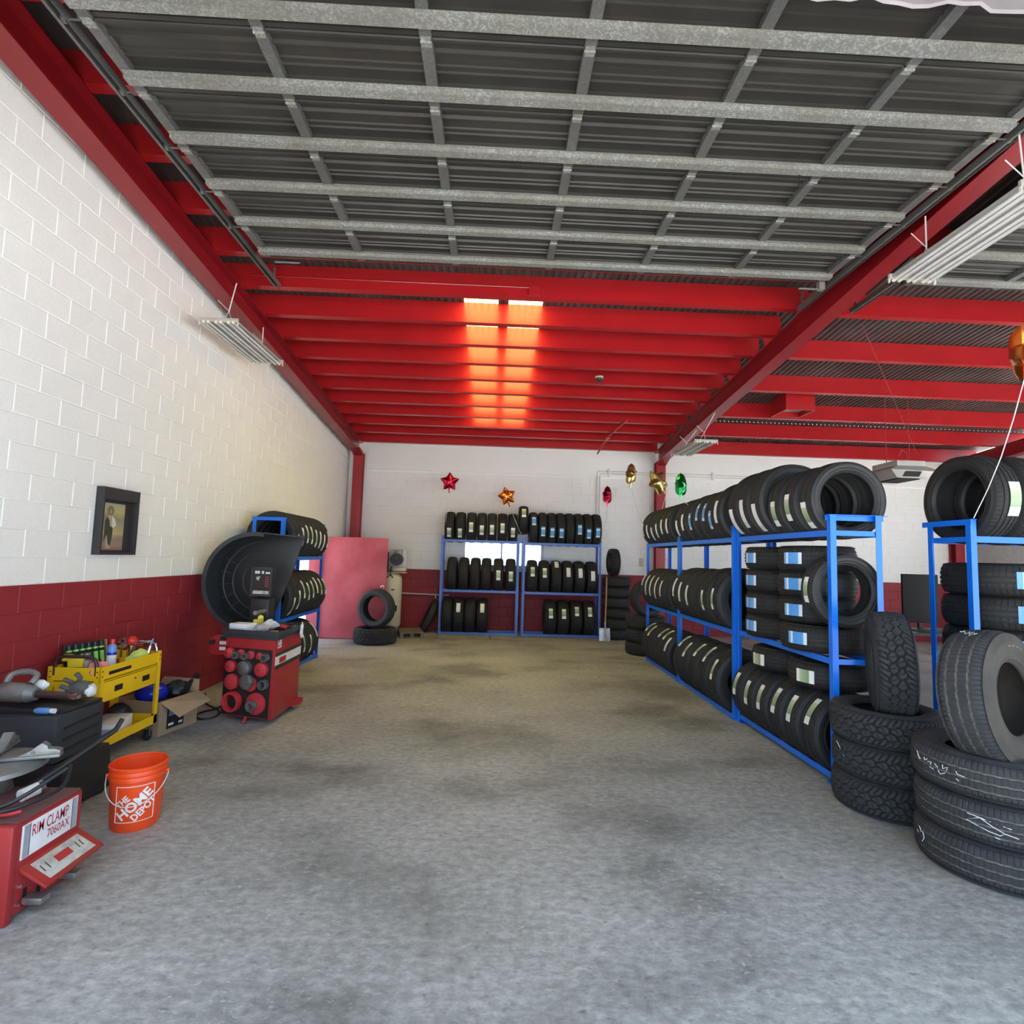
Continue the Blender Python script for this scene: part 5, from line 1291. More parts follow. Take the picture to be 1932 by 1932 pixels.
# turntable with jaws above the cabinet
tcx, tcy = -2.55, 2.95
WB(ch).cyl((tcx, tcy, 0.425), (tcx, tcy, 0.52), 0.12, 0.10, n=24).build('turntable_hub', 'cone_steel', ch)
WB(ch).lathe([(0.0005, 0.57), (0.20, 0.57), (0.25, 0.56), (0.255, 0.54), (0.22, 0.525), (0.0005, 0.52)], 36, c=(tcx, tcy, 0)).build('turntable', 'cast_grey', ch)
for k in range(4):
    a = R(20 + 90 * k); ca, sa = math.cos(a), math.sin(a)
    M = Matrix.Translation(-Vector(ch.location)) @ frame((tcx, tcy, 0.573), (ca, sa, 0), (-sa, ca, 0))
    MB(M).box(0.06, 0.315, -0.028, 0.028, 0, 0.016).build('slide', 'cast_grey', ch, bevel=0.003)
    MB(M).prism([(0.13, 0.016), (0.315, 0.016), (0.315, 0.034), (0.29, 0.044), (0.262, 0.046), (0.258, 0.062), (0.235, 0.078), (0.215, 0.066), (0.19, 0.045)], -0.024, 0.024, axis='y').build('jaw', 'cast_grey', ch, bevel=0.004)
    MB(M).cyl((0.20, -0.026, 0.033), (0.20, 0.026, 0.033), 0.009, n=10).build('jaw_pin', 'cone_steel', ch)
WB(ch).cyl((-2.27, 2.84, 0.458), (-2.25, 2.91, 0.465), 0.03, n=16).build('air_cylinder', 'white_enamel', ch)
WB(ch).cyl((-2.25, 2.91, 0.465), (-2.243, 2.93, 0.467), 0.034, n=16).build('cylinder_cap', 'chrome', ch)
for k, pts in enumerate(([(-2.62, 2.70, 0.44), (-2.40, 2.66, 0.45), (-2.25, 2.75, 0.46), (-2.14, 2.95, 0.55)], [(-2.7, 2.68, 0.44), (-2.45, 2.655, 0.445), (-2.22, 2.70, 0.45), (-2.13, 2.90, 0.47), (-2.16, 3.0, 0.55)], [(-2.35, 2.68, 0.44), (-2.2, 2.66, 0.45), (-2.13, 2.68, 0.46)])):
    WB(ch).tube(smooth_path(pts), 0.010 - 0.001 * k, 8).build('air_hose', 'black_plastic' if k < 2 else 'machine_red', ch)
WB(ch).tube([(-2.60, 3.10, 0.28), (-2.47, 3.35, 0.40), (-2.35, 3.62, 0.53), (-2.34, 3.66, 0.585)], 0.016, 9, rad=[0.022, 0.02, 0.016, 0.014]).build('bead_lever', 'black_plastic', ch)
WB(ch).tube([(-2.60, 3.02, 0.22), (-2.55, 3.08, 0.28), (-2.62, 3.10, 0.30)], 0.03, 8).build('lever_pivot', 'black_plastic', ch)
WB(ch).box(-2.50, -2.30, 3.02, 3.10, 0.1, 0.36).build('bead_breaker', 'black_plastic', ch, bevel=0.015)

# --- orange bucket
bk = thing('bucket', 'orange plastic bucket with a white square logo and wire handle', 'bucket', (-2.145, 3.55, 0))
def rb(z): return 0.128 + 0.022 * z / 0.37
prof = [(0.0005, 0.012), (0.118, 0.012), (0.122, 0.02), (rb(0.02) - 0.003, 0.03), (rb(0.365) - 0.003, 0.368), (rb(0.37), 0.372), (rb(0.37) + 0.006, 0.368), (rb(0.35) + 0.006, 0.352), (rb(0.34) + 0.001, 0.346), (rb(0.33) + 0.005, 0.338), (rb(0.32) + 0.005, 0.322), (rb(0.31), 0.316), (rb(0.30) + 0.005, 0.308), (rb(0.29) + 0.005, 0.288), (rb(0.28), 0.282), (rb(0.02), 0.02), (0.122, 0.0), (0.0005, 0.0)]
MB().lathe(prof, 56).build('pail', 'orange_plastic', bk, angle=32)
def wrap(me, cz, ang, off=0.0015):
    """bend a flat mesh (x,y) round the pail, centred at height cz and direction ang"""
    for v in me.vertices:
        z = cz + v.co.y; r = rb(z) + off
        a = ang + v.co.x / r
        v.co = Vector((r * math.cos(a), r * math.sin(a), z))
    return me
LG = R(-62)
def rot2(me, a, dx=0, dy=0):
    c, s = math.cos(a), math.sin(a)
    for v in me.vertices:
        x, y = v.co.x + dx, v.co.y + dy
        v.co.x, v.co.y = c * x - s * y, s * x + c * y
    return me
def lsub(me, cuts=2):
    b = bmesh.new(); b.from_mesh(me)
    bmesh.ops.triangulate(b, faces=b.faces)
    b.to_mesh(me); b.free(); return me
for txt, w, h, dx, dy, bold in (('THE', 0.080, 0.038, -0.036, 0.055, 0.03), ('HOME', 0.215, 0.060, 0.0, 0.0, 0.035), ('DEPOT', 0.15, 0.043, 0.012, -0.059, 0.03)):
    me = lsub(fit_text(txt, w, h, bold=bold)); rot2(me, R(42), dx, dy)
    wrap(me, 0.165, LG); me.materials.append(MATS['logo_white'])
    link('lettering', me, None, bk)
sqm = MB(); hw = 0.103
for (a0, b0, a1, b1) in ((-hw, -hw, hw, -hw), (hw, -hw, hw, hw), (hw, hw, -hw, hw), (-hw, hw, -hw, -hw)):
    pts = []
    for i in range(13):
        x = a0 + (a1 - a0) * i / 12; y = 0.165 + b0 + (b1 - b0) * i / 12; r = rb(y) + 0.001; a = LG + x / r
        pts.append((r * math.cos(a), r * math.sin(a), y))
    sqm.tube(pts, 0.0022, 5)
sqm.build('logo_border', 'logo_white', bk)
hp = []
for i in range(25):
    a = math.pi * i / 24
    hp.append((math.cos(a + R(-90 + 28)) * 0.0 + 0.165 * math.cos(a) * math.cos(R(28)) - 0.0, 0.165 * math.cos(a) * math.sin(R(28)), 0.0))
# handle hangs down in front: an arc from one ear to the other
ear_a = R(20); E1 = Vector((math.cos(ear_a), math.sin(ear_a), 0)) * 0.162; E2 = -E1
fw = Vector((math.sin(ear_a), -math.cos(ear_a), 0))
pts = []
for i in range(25):
    t_ = i / 24; a = math.pi * t_
    p = E1 * math.cos(a) + fw * (0.172 * math.sin(a)); p.z = 0.30 - 0.135 * math.sin(a)
    pts.append(tuple(p))
MB().tube(pts, 0.0028, 6).build('wire_handle', 'string_white', bk)
for E_ in (E1, E2):
    d = E_.normalized(); MB().cyl(tuple(d * 0.148 + Vector((0, 0, 0.30))), tuple(d * 0.166 + Vector((0, 0, 0.30))), 0.012, n=10).build('handle_ear', 'orange_plastic', bk)

# --- framed picture on the left wall
pf = thing('framed_picture', 'black box frame with a print of a robed figure on the wall', 'picture', (XL, 4.95, 1.60))
def pb(y0, y1, z0, z1, x0, x1): return WB(pf).box(XL + x0, XL + x1, y0, y1, z0, z1)
fy0, fy1, fz0, fz1, fd = 4.735, 5.205, 1.605, 2.19, 0.13
fd = 0.07
pb(fy0, fy1, fz0, fz1, 0, 0.012).build('back_board', 'frame_black', pf)
pb(fy0, fy0 + 0.02, fz0, fz1, 0.012, fd).build('frame_side', 'frame_black', pf, bevel=0.003)
pb(fy1 - 0.02, fy1, fz0, fz1, 0.012, fd).build('frame_side', 'frame_black', pf, bevel=0.003)
pb(fy0 + 0.02, fy1 - 0.02, fz1 - 0.105, fz1, 0.012, fd).build('frame_top', 'frame_black', pf, bevel=0.003)
pb(fy0 + 0.02, fy1 - 0.02, fz0, fz0 + 0.03, 0.012, 0.05).build('frame_bottom', 'frame_black', pf, bevel=0.003)
def mat_print():
    m, t, b = nt('print_sky')
    pos = coord(t, 'Position'); sep = t.nodes.new('ShaderNodeSeparateXYZ'); t.links.new(pos, sep.inputs[0])
    zz = math_n(t, 'MULTIPLY', math_n(t, 'SUBTRACT', sep.outputs[2], 1.64), 1 / 0.43)
    zz = math_n(t, 'ADD', zz, math_n(t, 'MULTIPLY', math_n(t, 'SUBTRACT', noise(t, coord(t, 'Position', (1, 7, 26)), 1.0, 4), 0.5), 0.16))
    c = ramp(t, zz, [(0.0, (0.20, 0.11, 0.08)), (0.12, (0.30, 0.20, 0.15)), (0.26, (0.24, 0.19, 0.15)), (0.36, (0.44, 0.36, 0.14)), (0.5, (0.33, 0.29, 0.15)), (0.66, (0.22, 0.21, 0.15)), (0.8, (0.46, 0.38, 0.12)), (1.0, (0.30, 0.33, 0.27))])
    t.links.new(c, b.inputs['Base Color']); b.inputs['Roughness'].default_value = 0.45
    MATS['print_sky'] = m
mat_print()
mat('print_robe', (0.05, 0.055, 0.035), 0.6); mat('print_skin', (0.42, 0.26, 0.18), 0.6); mat('print_white', (0.62, 0.62, 0.55), 0.6); mat('print_halo', (0.22, 0.20, 0.10), 0.6); mat('print_tunic', (0.40, 0.33, 0.25), 0.6)
py0, py1, pz0, pz1 = 4.80, 5.09, 1.645, 2.06
pb(py0, py1, pz0, pz1, 0.012, 0.016).build('print', 'print_sky', pf)
def flatpoly(pts, m, k, nm):
    me = WB(pf)
    me.add([(XL + 0.016 + 0.0008 * k, y, z) for y, z in pts], [tuple(range(len(pts)))])
    me.build(nm, m, pf, smooth=False)
def el(cy, cz, ry, rz, n=20): return [(cy + ry * math.cos(2 * math.pi * i / n), cz + rz * math.sin(2 * math.pi * i / n)) for i in range(n)]
flatpoly(el(4.905, 1.99, 0.047, 0.047), 'print_halo', 1, 'halo_print')
flatpoly([(4.875, 1.95), (4.935, 1.955), (4.955, 1.90), (4.95, 1.85), (4.935, 1.66), (4.87, 1.66), (4.86, 1.85)], 'print_tunic', 2, 'tunic_print')
flatpoly([(4.87, 1.94), (4.90, 1.90), (4.905, 1.86), (4.945, 1.84), (4.945, 1.78), (4.93, 1.68), (4.90, 1.70), (4.875, 1.78), (4.845, 1.72), (4.842, 1.90)], 'print_robe', 3, 'robe_print')
flatpoly([(4.925, 1.945), (4.965, 1.92), (4.985, 1.87), (4.955, 1.84), (4.93, 1.86)], 'print_white', 4, 'sleeve_print')
flatpoly(el(4.905, 1.985, 0.022, 0.034), 'wood_old', 5, 'hair_print')
flatpoly(el(4.905, 1.985, 0.013, 0.024), 'print_skin', 6, 'face_print')
# ------------------------------------------------------------------ door leaf, compressor, pallet, shovel
dl = thing('door_3', 'faded red door leaf standing open from the left wall', 'door', (-3.385, 10.90, 0), kind='structure')
DM = Matrix.Translation(-Vector(dl.location))
MB(DM).box(-3.385, -2.105, 10.88, 10.925, 0.012, 1.985).build('leaf', 'door_pink', dl, bevel=0.003)
MB(DM).cyl((-2.175, 10.88, 1.03), (-2.175, 10.84, 1.03), 0.014, n=12).sphere((-2.175, 10.825, 1.03), 0.03, n=16).build('knob', 'chrome', dl)
MB(DM).cyl((-2.175, 10.879, 1.03), (-2.175, 10.872, 1.03), 0.036, n=16).build('rosette', 'white_enamel', dl)
for z in (0.3, 1.0, 1.7): MB(DM).cyl((-3.392, 10.875, z), (-3.392, 10.875, z + 0.1), 0.01, n=8).build('hinge', 'steel', dl)
ac = thing('air_compressor', 'cream upright air compressor with black pump behind the red door', 'air compressor', (-2.13, 11.62, 0))
MB().lathe([(0.0005, 0.12), (0.12, 0.13), (0.19, 0.17), (0.215, 0.22), (0.215, 1.15), (0.19, 1.22), (0.12, 1.27), (0.0005, 1.285)], 32).build('tank', 'cream_paint', ac)
for a in range(3):
    c, s = math.cos(R(90 + 120 * a)), math.sin(R(90 + 120 * a))
    MB().box(c * 0.17 - 0.025, c * 0.17 + 0.025, s * 0.17 - 0.025, s * 0.17 + 0.025, 0, 0.22).build('leg', 'cream_paint', ac)
MB().box(-0.20, 0.29, -0.14, 0.16, 1.285, 1.30).build('platform', 'cream_paint', ac)
MB().box(-0.10, 0.285, 0.06, 0.09, 1.33, 1.78).build('guard_plate', 'heater_grey', ac, bevel=0.01)
MB().box(0.0, 0.28, -0.02, 0.06, 1.32, 1.40).build('control_box', 'cream_paint', ac, bevel=0.008)
MB().cyl((0.09, -0.10, 1.565), (0.09, 0.06, 1.565), 0.125, n=28).build('flywheel', 'black_plastic', ac)
MB().lathe([(0.0005, -0.115), (0.04, -0.115), (0.05, -0.105), (0.115, -0.105), (0.128, -0.09), (0.128, -0.06)], 28, c=(0.09, 0, 1.565), axis='y').build('flywheel_rim', 'black_plastic_grey', ac)
MB().box(0.02, 0.19, -0.03, 0.07, 1.66, 1.76).build('pump_head', 'cast_grey', ac, bevel=0.01)
MB().box(-0.20, -0.09, -0.12, 0.10, 1.30, 1.72).build('motor', 'black_plastic', ac, bevel=0.02)
MB().tube(smooth_path([(0.0, -0.10, 1.42), (-0.02, -0.14, 1.30), (0.05, -0.20, 1.18), (0.0, -0.18, 1.24), (-0.14, -0.2, 1.12)]), 0.012, 8).build('hose', 'black_plastic', ac)
MB().box(-0.06, 0.01, -0.225, -0.21, 0.74, 0.80).build('warning_label', 'black_plastic', ac); MB().box(0.10, 0.16, -0.185, -0.17, 0.5, 0.62).build('warning_label', 'black_plastic', ac)
MB().box(0.03, 0.10, -0.216, -0.205, 0.93, 0.96).build('rust_label', 'amber', ac)
pal = thing('pallet', 'small weathered wooden pallet on the floor beside the compressor', 'pallet', (-1.68, 11.52, 0), (0, 0, R(14)))
for k in range(5): MB().box(-0.24, 0.24, -0.36 + 0.16 * k, -0.25 + 0.16 * k, 0.095, 0.115).build('slat', 'wood_old', pal)
for k in range(3): MB().box(-0.24 + 0.205 * k, -0.17 + 0.205 * k, -0.36, 0.39, 0.015, 0.095).build('runner', 'wood_old', pal)
for k in range(2): MB().box(-0.24, 0.24, -0.36 + 0.64 * k, -0.25 + 0.64 * k, 0.0, 0.015).build('base_slat', 'wood_old', pal)
single('wall_pipe', 'thin white pipe running along the red back wall', 'pipe', MB().cyl((-2.15, YB - 0.04, 0.80), (-1.0, YB - 0.04, 0.775), 0.014, n=10).cyl((-1.30, YB - 0.04, 0.775), (-1.30, YB - 0.04, 0.70), 0.014, n=8).cyl((-2.0, YB - 0.05, 0.79), (-2.0, YB, 0.79), 0.01, n=8), 'pipe_white')
sh = thing('shovel', 'square shovel leaning between the back rack and the tire stack', 'shovel', (2.42, 11.62, 0))
MB().tube([(-0.065, -0.18, 0.30), (-0.02, -0.05, 0.85), (0.005, 0.05, 1.32)], 0.016, 10).build('handle', 'wood_handle', sh)
MB().tube([(-0.067, -0.19, 0.22), (-0.065, -0.18, 0.40)], 0.02, 10).build('socket', 'steel', sh)
bv = []
for i in range(6):
    for j in range(5):
        xx = -0.115 + 0.0575 * j; zz_ = 0.005 + 0.052 * i
        bv.append((-0.07 + xx, -0.24 + 0.055 * (zz_ / 0.265) - 0.03 * (1 - (xx / 0.115) ** 2) * (0.3 + 0.7 * zz_ / 0.265) + 0.03, zz_))
MB().add(bv + [(x, y + 0.004, z) for x, y, z in bv], [(i * 5 + j, i * 5 + j + 1, (i + 1) * 5 + j + 1, (i + 1) * 5 + j) for i in range(5) for j in range(4)] + [(30 + i * 5 + j, 30 + (i + 1) * 5 + j, 30 + (i + 1) * 5 + j + 1, 30 + i * 5 + j + 1) for i in range(5) for j in range(4)]).build('blade', 'steel', sh)
single('light_switch', 'white light switch plate on the back wall', 'switch', MB().box(3.37, 3.47, YB - 0.014, YB, 1.55, 1.74).box(3.405, 3.435, YB - 0.022, YB - 0.014, 1.60, 1.68), 'cream_paint', bevel=0.004)
cd = MB(); ce = MB()
for k, (xx, zz_) in enumerate(((2.35, 3.745), (2.42, 3.69))):
    cd.tube([(xx, YB - 0.03, 2.0), (xx, YB - 0.03, zz_ - 0.03), (xx + 0.03, YB - 0.05, zz_), (3.67, YB - 0.05, zz_ - 0.005)], 0.013, 8)
    ce.tube([(3.94, YB - 0.05, zz_ - 0.007), (9.5, YB - 0.05, zz_ - 0.03)], 0.013, 8)
cd.box(2.60, 2.64, YB - 0.07, YB - 0.036, 3.62, 3.80); ce.box(5.06, 5.10, YB - 0.07, YB - 0.036, 3.62, 3.80)
single('conduit', 'pair of white conduits on the back wall left of the red column', 'conduit', cd, 'pipe_white')
single('conduit', 'pair of white conduits on the back wall right of the red column', 'conduit', ce, 'pipe_white')
fm = MB().box(-1.16, -1.12, 11.25, 11.82, 0.0, 0.0015).box(-1.16, 0.2, 11.22, 11.26, 0.0, 0.0015).box(-0.05, -0.01, 11.25, 11.82, 0, 0.0015)
single('floor_marking', 'faded tan floor marking lines in front of the back rack', 'floor marking', fm, 'floor_line')

# ------------------------------------------------------------------ hanging strip lights
def strip_light(label, x0, x1, y0, y1, z, tops):
    o = thing('strip_light', label, 'strip light', ((x0 + x1) / 2, (y0 + y1) / 2, z))
    w, l = (x1 - x0), (y1 - y0); hw, hl = w / 2, l / 2
    ref = MB()
    n = 6; prof = []
    for k in range(n):
        a = -hw + w * k / n; b = a + w / n
        prof += [(a, 0.0), (a + 0.012, 0.03), (b - 0.012, 0.03)]
    prof.append((hw, 0.0))
    m = len(prof)
    ref.add([(x, -hl + 0.03, zz) for x, zz in prof] + [(x, hl - 0.03, zz) for x, zz in prof] + [(x, -hl + 0.03, zz + 0.004) for x, zz in prof] + [(x, hl - 0.03, zz + 0.004) for x, zz in prof],
            [(i, i + 1, m + i + 1, m + i) for i in range(m - 1)] + [(2 * m + i, 3 * m + i, 3 * m + i + 1, 2 * m + i + 1) for i in range(m - 1)])
    ref.build('reflector', 'reflector_grey', o, smooth=False)
    for s in (-1, 1):
        MB().box(-hw - 0.01, hw + 0.01, s * hl - 0.012, s * hl + 0.012, 0.0, 0.045).build('end_bar', 'heater_grey', o, bevel=0.002)
        for q in (-hw - 0.006, hw + 0.006): MB().box(q - 0.003, q + 0.003, s * hl - 0.01, s * hl + 0.01, -0.035, 0.0).build('end_clip', 'white_enamel', o)
    MB().box(-0.06, 0.06, -hl * 0.75, hl * 0.75, 0.036, 0.075).build('ballast_box', 'heater_grey', o, bevel=0.003)
    for k in range(6):
        x = -hw + w * (k + 0.5) / 6 + (0.008 if k % 2 == 0 else -0.008)
        MB().cyl((x, -hl + 0.01, -0.004), (x, hl - 0.01, -0.004), 0.013, n=12, caps=True).build('fluorescent_tube', 'tube_white', o)
        MB().cyl((x, -hl - 0.014, -0.004), (x, -hl + 0.012, -0.004), 0.016, n=12).cyl((x, hl - 0.012, -0.004), (x, hl + 0.014, -0.004), 0.016, n=12).build('lamp_holder', 'tube_cap', o)
    for s, tp in ((-1, tops[0]), (1, tops[1])):
        yk = s * hl * 0.72
        kn = (tp[0] * 0.15, yk, 0.20)
        MB().tube([(-0.05, yk, 0.07), kn], 0.003, 5).tube([(0.05, yk, 0.07), kn], 0.003, 5).build('hanger_wire', 'string_white', o)
        pts = [kn] + [(kn[0] + (tp[0] - kn[0]) * q, yk, kn[2] + (tp[1] - kn[2]) * q) for q in (0.35, 0.7, 1.0)]
        MB().tube(pts, 0.006, 6).build('chain', 'string_white', o)
        MB().tube([kn, (kn[0] - 0.13, yk, kn[2] + 0.12)], 0.004, 5).build('loose_chain', 'string_white', o)
strip_light('grey six-tube strip light hanging along the left wall', -3.19, -2.80, 5.70, 6.93, 4.08, ((0.07, 0.52), (0.0, 0.40)))
strip_light('large six-tube strip light hanging at the upper right', 3.40, 3.80, 3.30, 4.50, 4.22, ((-0.03, 0.60), (0.0, 0.48)))
strip_light('distant six-tube strip light beside the gold balloons', 3.30, 3.68, 8.90, 10.08, 3.70, ((0.22, 0.55), (0.22, 0.45)))

# ------------------------------------------------------------------ foil balloons
def star_balloon(label, c, size, col, yaw, pitch, roll, string_to, flat_=0.42):
    o = thing('star_balloon', label, 'balloon', c, (0, 0, 0))
    nm = 'foil_' + col
    cols = {'red': (0.62, 0.02, 0.06), 'orange': (0.80, 0.22, 0.04), 'gold': (0.62, 0.45, 0.16), 'green': (0.03, 0.42, 0.10)}
    size *= 1.12
    mat(nm, cols[col], 0.22, 0.9, c2=tuple(x * 0.85 for x in cols[col]), scale=14, bmp=0.5, bscale=26)
    rotm = Euler((pitch, roll, yaw)).to_matrix().to_4x4()
    n, m = 60, 8
    def rad(a):
        k = (a / (2 * math.pi) * 5) % 1.0
        k = abs(k - 0.5) * 2                      # 1 at the points
        ro, ri = 1.0, 0.56
        ang = math.pi / 5
        th = (1 - k) * ang
        # straight edge from tip to notch in polar form
        x0, y0 = ro, 0; x1, y1 = ri * math.cos(ang), ri * math.sin(ang)
        t = math.tan(th)
        s = (t * x0 - y0) / ((y1 - y0) - t * (x1 - x0))
        return math.hypot(x0 + s * (x1 - x0), y0 + s * (y1 - y0)) * (1 - 0.05 * k ** 8)
    b = MB(rotm); vs = []; fs = []
    for sgn in (1, -1):
        base = len(vs)
        vs.append((0, sgn * flat_ * size, 0))
        for j in range(1, m + 1):
            t = j / m
            for i in range(n):
                a = math.pi / 2 + 2 * math.pi * i / n
                r = rad(2 * math.pi * i / n)
                aa = a
                h = flat_ * (1 - t ** 2.2) ** 0.55
                vs.append((math.cos(aa) * r * t * size, sgn * h * size, math.sin(aa) * r * t * size))
        for i in range(n):
            j2 = (i + 1) % n
            f = (base, base + 1 + i, base + 1 + j2); fs.append(f if sgn < 0 else f[::-1])
            for j in range(m - 1):
                q = (base + 1 + j * n + i, base + 1 + (j + 1) * n + i, base + 1 + (j + 1) * n + j2, base + 1 + j * n + j2)
                fs.append(q if sgn < 0 else q[::-1])
    b.add(vs, fs)
    b.build('foil_body', nm, o, angle=55)
    sm_ = MB(rotm); sv = []
    for i in range(n):
        a = math.pi / 2 + 2 * math.pi * i / n; r = rad(2 * math.pi * i / n)
        sv += [(math.cos(a) * r * size * 0.985, -0.002, math.sin(a) * r * size * 0.985), (math.cos(a) * (r + 0.045) * size, -0.002, math.sin(a) * (r + 0.045) * size),
               (math.cos(a) * (r + 0.045) * size, 0.002, math.sin(a) * (r + 0.045) * size), (math.cos(a) * r * size * 0.985, 0.002, math.sin(a) * r * size * 0.985)]
    sm_.add(sv, [(4 * i + p, 4 * ((i + 1) % n) + p, 4 * ((i + 1) % n) + (p + 1) % 4, 4 * i + (p + 1) % 4) for i in range(n) for p in range(4)])
    sm_.build('seam', nm, o)
    tail = MB(rotm).tube([(-0.02 * size, 0, -0.50 * size), (-0.03 * size, 0, -0.95 * size), (0, 0, -1.12 * size)], 0.02, 7, rad=[0.14 * size, 0.05 * size, 0.07 * size])
    tail.build('tail', nm, o)
    p0 = rotm @ Vector((0, 0, -1.1 * size))
    p1 = Vector(string_to) - Vector(c)
    pts = [tuple(p0.lerp(p1, q) + Vector((0.02 * math.sin(q * 3.1), 0, -0.05 * math.sin(q * math.pi)))) for q in (0, 0.25, 0.5, 0.75, 1)]
    MB().tube(pts, 0.004, 5).build('string', 'string_white', o)
    return o
star_balloon('red foil star balloon floating above the left back rack', (-1.0, 11.62, 3.25), 0.19, 'red', 0, 0, R(0), (-1.14, 11.86, 2.11))
star_balloon('orange foil star balloon tilted above the middle of the back racks', (0.235, 11.62, 2.98), 0.19, 'orange', R(8), 0, R(-17), (0.60, 11.86, 2.13))
star_balloon('red foil star balloon seen edge-on right of the back racks', (2.40, 11.62, 3.07), 0.19, 'red', R(62), 0, R(0), (2.33, 11.87, 2.11))
star_balloon('smaller gold foil star balloon left of the red column', (2.73, 10.9, 3.43), 0.21, 'gold', R(55), R(8), R(-14), (2.66, 9.41, 1.99))
star_balloon('larger gold foil star balloon in front of the red column', (2.99, 9.95, 3.15), 0.235, 'gold', R(38), R(-12), R(-40), (2.66, 9.40, 1.99))
star_balloon('green foil star balloon tied to the middle right-row rack', (2.60, 7.55, 2.76), 0.165, 'green', R(60), 0, R(-4), (2.665, 5.98, 2.10))
star_balloon('big orange foil star balloon at the right edge of the picture', (4.03, 3.93, 3.36), 0.22, 'orange', R(35), 0, R(30), (3.785, 4.185, 2.10))

# ------------------------------------------------------------------ roof details, right bay
ht = thing('unit_heater', 'pale grey hanging heater hood in the far right bay', 'heater', (6.85, 9.0, 3.16))
MB().hexa([(-0.25, -0.3, 0.02), (0.22, -0.3, 0.02), (0.22, 0.3, 0.02), (-0.25, 0.3, 0.02)], [(-0.42, -0.4, 0.14), (0.44, -0.4, 0.12), (0.44, 0.4, 0.12), (-0.42, 0.4, 0.14)]).build('hood', 'heater_grey', ht, bevel=0.004)
MB().hexa([(-0.42, -0.4, 0.145), (0.44, -0.4, 0.125), (0.44, 0.4, 0.125), (-0.42, 0.4, 0.145)], [(-0.24, -0.3, 0.22), (0.24, -0.3, 0.22), (0.24, 0.3, 0.22), (-0.24, 0.3, 0.22)]).build('shoulder', 'heater_grey', ht, bevel=0.004)
MB().box(-0.24, 0.24, -0.3, 0.3, 0.22, 0.31).build('casing', 'heater_grey', ht, bevel=0.006)
MB().box(-0.20, 0.17, -0.25, 0.25, 0.004, 0.019).build('outlet_shade', 'dark_slot', ht)  # dark plate stands for the unlit inside of the hood
MB().hexa([(-0.17, -0.335, 0.045), (0.10, -0.335, 0.045), (0.10, -0.30, 0.03), (-0.17, -0.30, 0.03)], [(-0.17, -0.392, 0.115), (0.10, -0.392, 0.115), (0.10, -0.36, 0.12), (-0.17, -0.36, 0.12)]).build('mouth_shade', 'dark_slot', ht)  # dark plate, shade of the hood opening put into its colour
for x in (-0.2, 0.2): MB().cyl((x, 0, 0.31), (x, 0, zr(9.0) - 3.16), 0.006, n=6).build('hanger', 'wire_red', ht)
MB().tube(smooth_path([(0.05, -0.1, 0.31), (0.08, -0.1, 0.45), (0.0, -0.1, 0.52), (-0.06, -0.1, 0.42)]), 0.008, 6).build('cable', 'wire_red', ht)
vt = thing('roof_vent', 'square red roof vent curb with a pale opening', 'roof vent', (5.28, 9.45, zp(9.45) - 0.13))
MB().box(-0.26, 0.26, -0.26, -0.24, 0, 0.32).box(-0.26, 0.26, 0.24, 0.26, 0, 0.32).box(-0.26, -0.24, -0.24, 0.24, 0, 0.32).box(0.24, 0.26, -0.24, 0.24, 0, 0.32).build('curb', 'steel_red', vt)
MB().box(-0.24, 0.24, -0.24, 0.24, 0.10, 0.11).build('damper', 'cream_paint', vt)
dm = thing('dome_camera', 'small black dome security camera under a purlin', 'security camera', (1.60, 8.52, zp(8.5)))
MB().cyl((0, 0, -0.03), (0, 0, 0.0), 0.065, n=20).build('base', 'cream_paint', dm)
MB().sphere((0, 0, -0.035), 0.06, (1, 1, 0.9), 20, 12).build('dome', 'blue_gloss', dm).data.materials[0] = MATS['black_plastic']
for k, (a, b) in enumerate((((4.6, 6.6), (9.5, 11.9)), ((10.4, 6.4), (5.0, 11.9)))):
    single('brace_rod', ('thin red roof brace rod slanting to the right', 'thin red roof brace rod slanting to the left')[k], 'brace rod', MB().cyl((a[0], a[1], zp(a[1]) - 0.012), (b[0], b[1], zp(b[1]) - 0.012 - 0.02 * k), 0.0045, n=7), 'wire_red')
single('roof_pipe', 'red gas pipe dropping from the purlins at the back right', 'pipe', MB().tube([(2.52, 10.35, zp(10.4) - 0.02), (2.36, 11.5, zp(11.5) - 0.02), (2.28, 12.2, zp(12.2) - 0.18)], 0.018, 8).box(2.33, 2.41, 11.44, 11.54, zp(11.5) - 0.05, zp(11.5) + 0.0), 'steel_red')
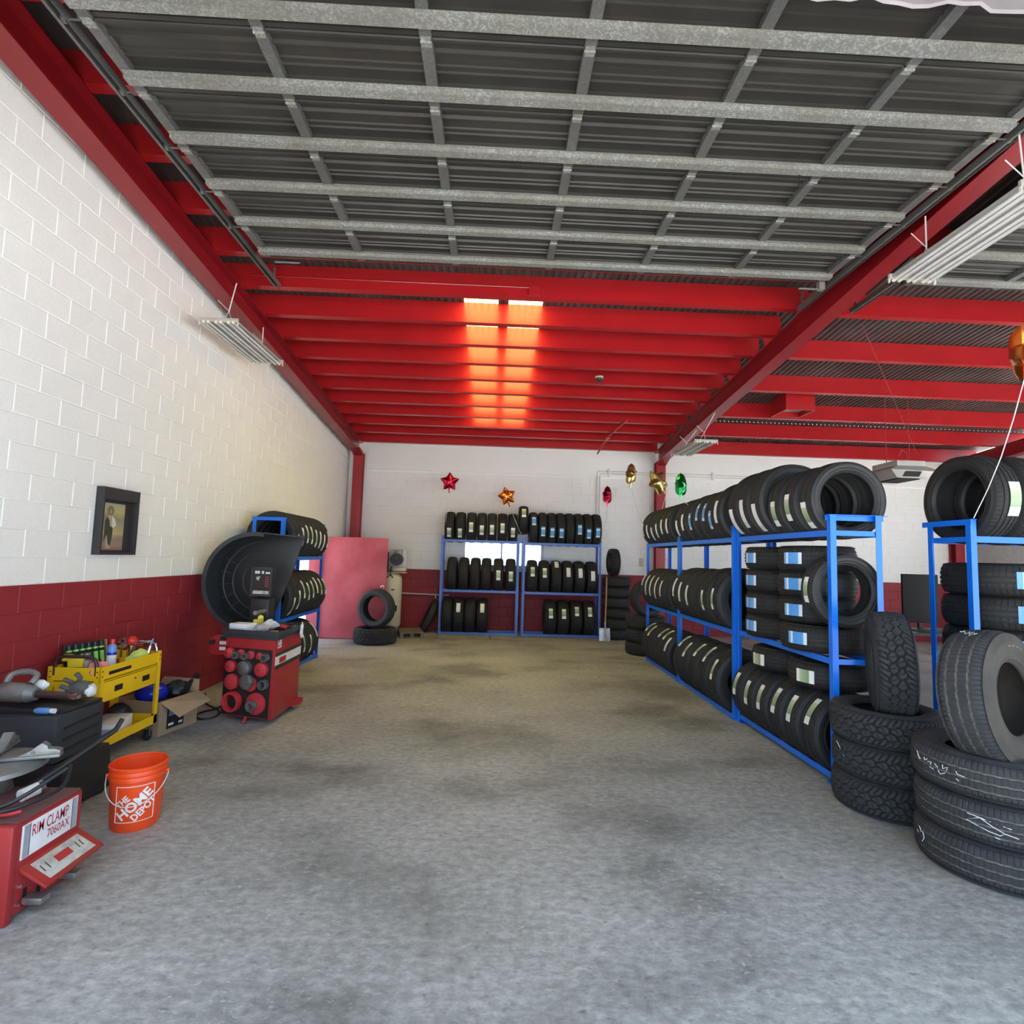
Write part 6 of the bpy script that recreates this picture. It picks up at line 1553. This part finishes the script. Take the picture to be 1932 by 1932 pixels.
single('junction_box', 'small red electrical box with conduit on the first purlin', 'junction box', MB().box(0.32, 0.45, 6.32, 6.348, zp(6.35) + 0.03, zp(6.35) + 0.13).cyl((-3.0, 6.338, zp(6.35) + 0.115), (0.32, 6.338, zp(6.35) + 0.115), 0.009, n=6), 'steel_red')
bn = MB(); bv = []
nb = 24
for i in range(nb + 1):
    x = 1.45 + 1.95 * i / nb
    w = 0.010 * math.sin(i * 1.1) + 0.006 * math.sin(i * 2.7)
    for z_, yy in ((4.76, 2.44), (4.60, 2.44 + w), (4.515 + 0.006 * math.sin(i * 0.8), 2.44 + w * 1.4), (4.505 + 0.006 * math.sin(i * 0.8), 2.452 + w * 1.4), (4.56, 2.458 + w)):
        bv.append((x, yy, z_))
bn.add(bv, [(i * 5 + j, (i + 1) * 5 + j, (i + 1) * 5 + j + 1, i * 5 + j + 1) for i in range(nb) for j in range(4)])
tag(bn.build('banner', 'vinyl_banner'), 'lower hem of a pale vinyl banner hanging from the rolled-up door', 'banner')
# things in the far right bay
bp_ = thing('display_panel', 'tall black screen standing in the right bay behind the racks', 'screen', (6.75, 8.5, 0))
MB().box(-0.28, 0.30, -0.02, 0.02, 0.84, 1.60).build('panel', 'dark_slot', bp_, bevel=0.008)
MB().box(-0.03, 0.03, -0.02, 0.02, 0.74, 0.86).build('stem', 'black_plastic', bp_)
MB().box(-0.18, 0.18, -0.1, 0.1, 0.725, 0.745).build('foot', 'black_plastic', bp_)
dk = thing('desk', 'dark desk with a light paper on it in the right bay', 'desk', (6.75, 8.5, 0))
MB().box(-0.75, 0.75, -0.4, 0.4, 0.68, 0.725).build('desk_top', 'frame_black', dk, bevel=0.004)
for sx in (-1, 1):
    for sy in (-1, 1): MB().box(sx * 0.70 - 0.03, sx * 0.70 + 0.03, sy * 0.35 - 0.03, sy * 0.35 + 0.03, 0, 0.68).build('leg', 'frame_black', dk)
single('desk_paper', 'loose sheet of cream paper on the dark desk', 'paper', MB().box(6.15, 6.45, 8.15, 8.4, 0.7255, 0.7275), 'cream_paint')
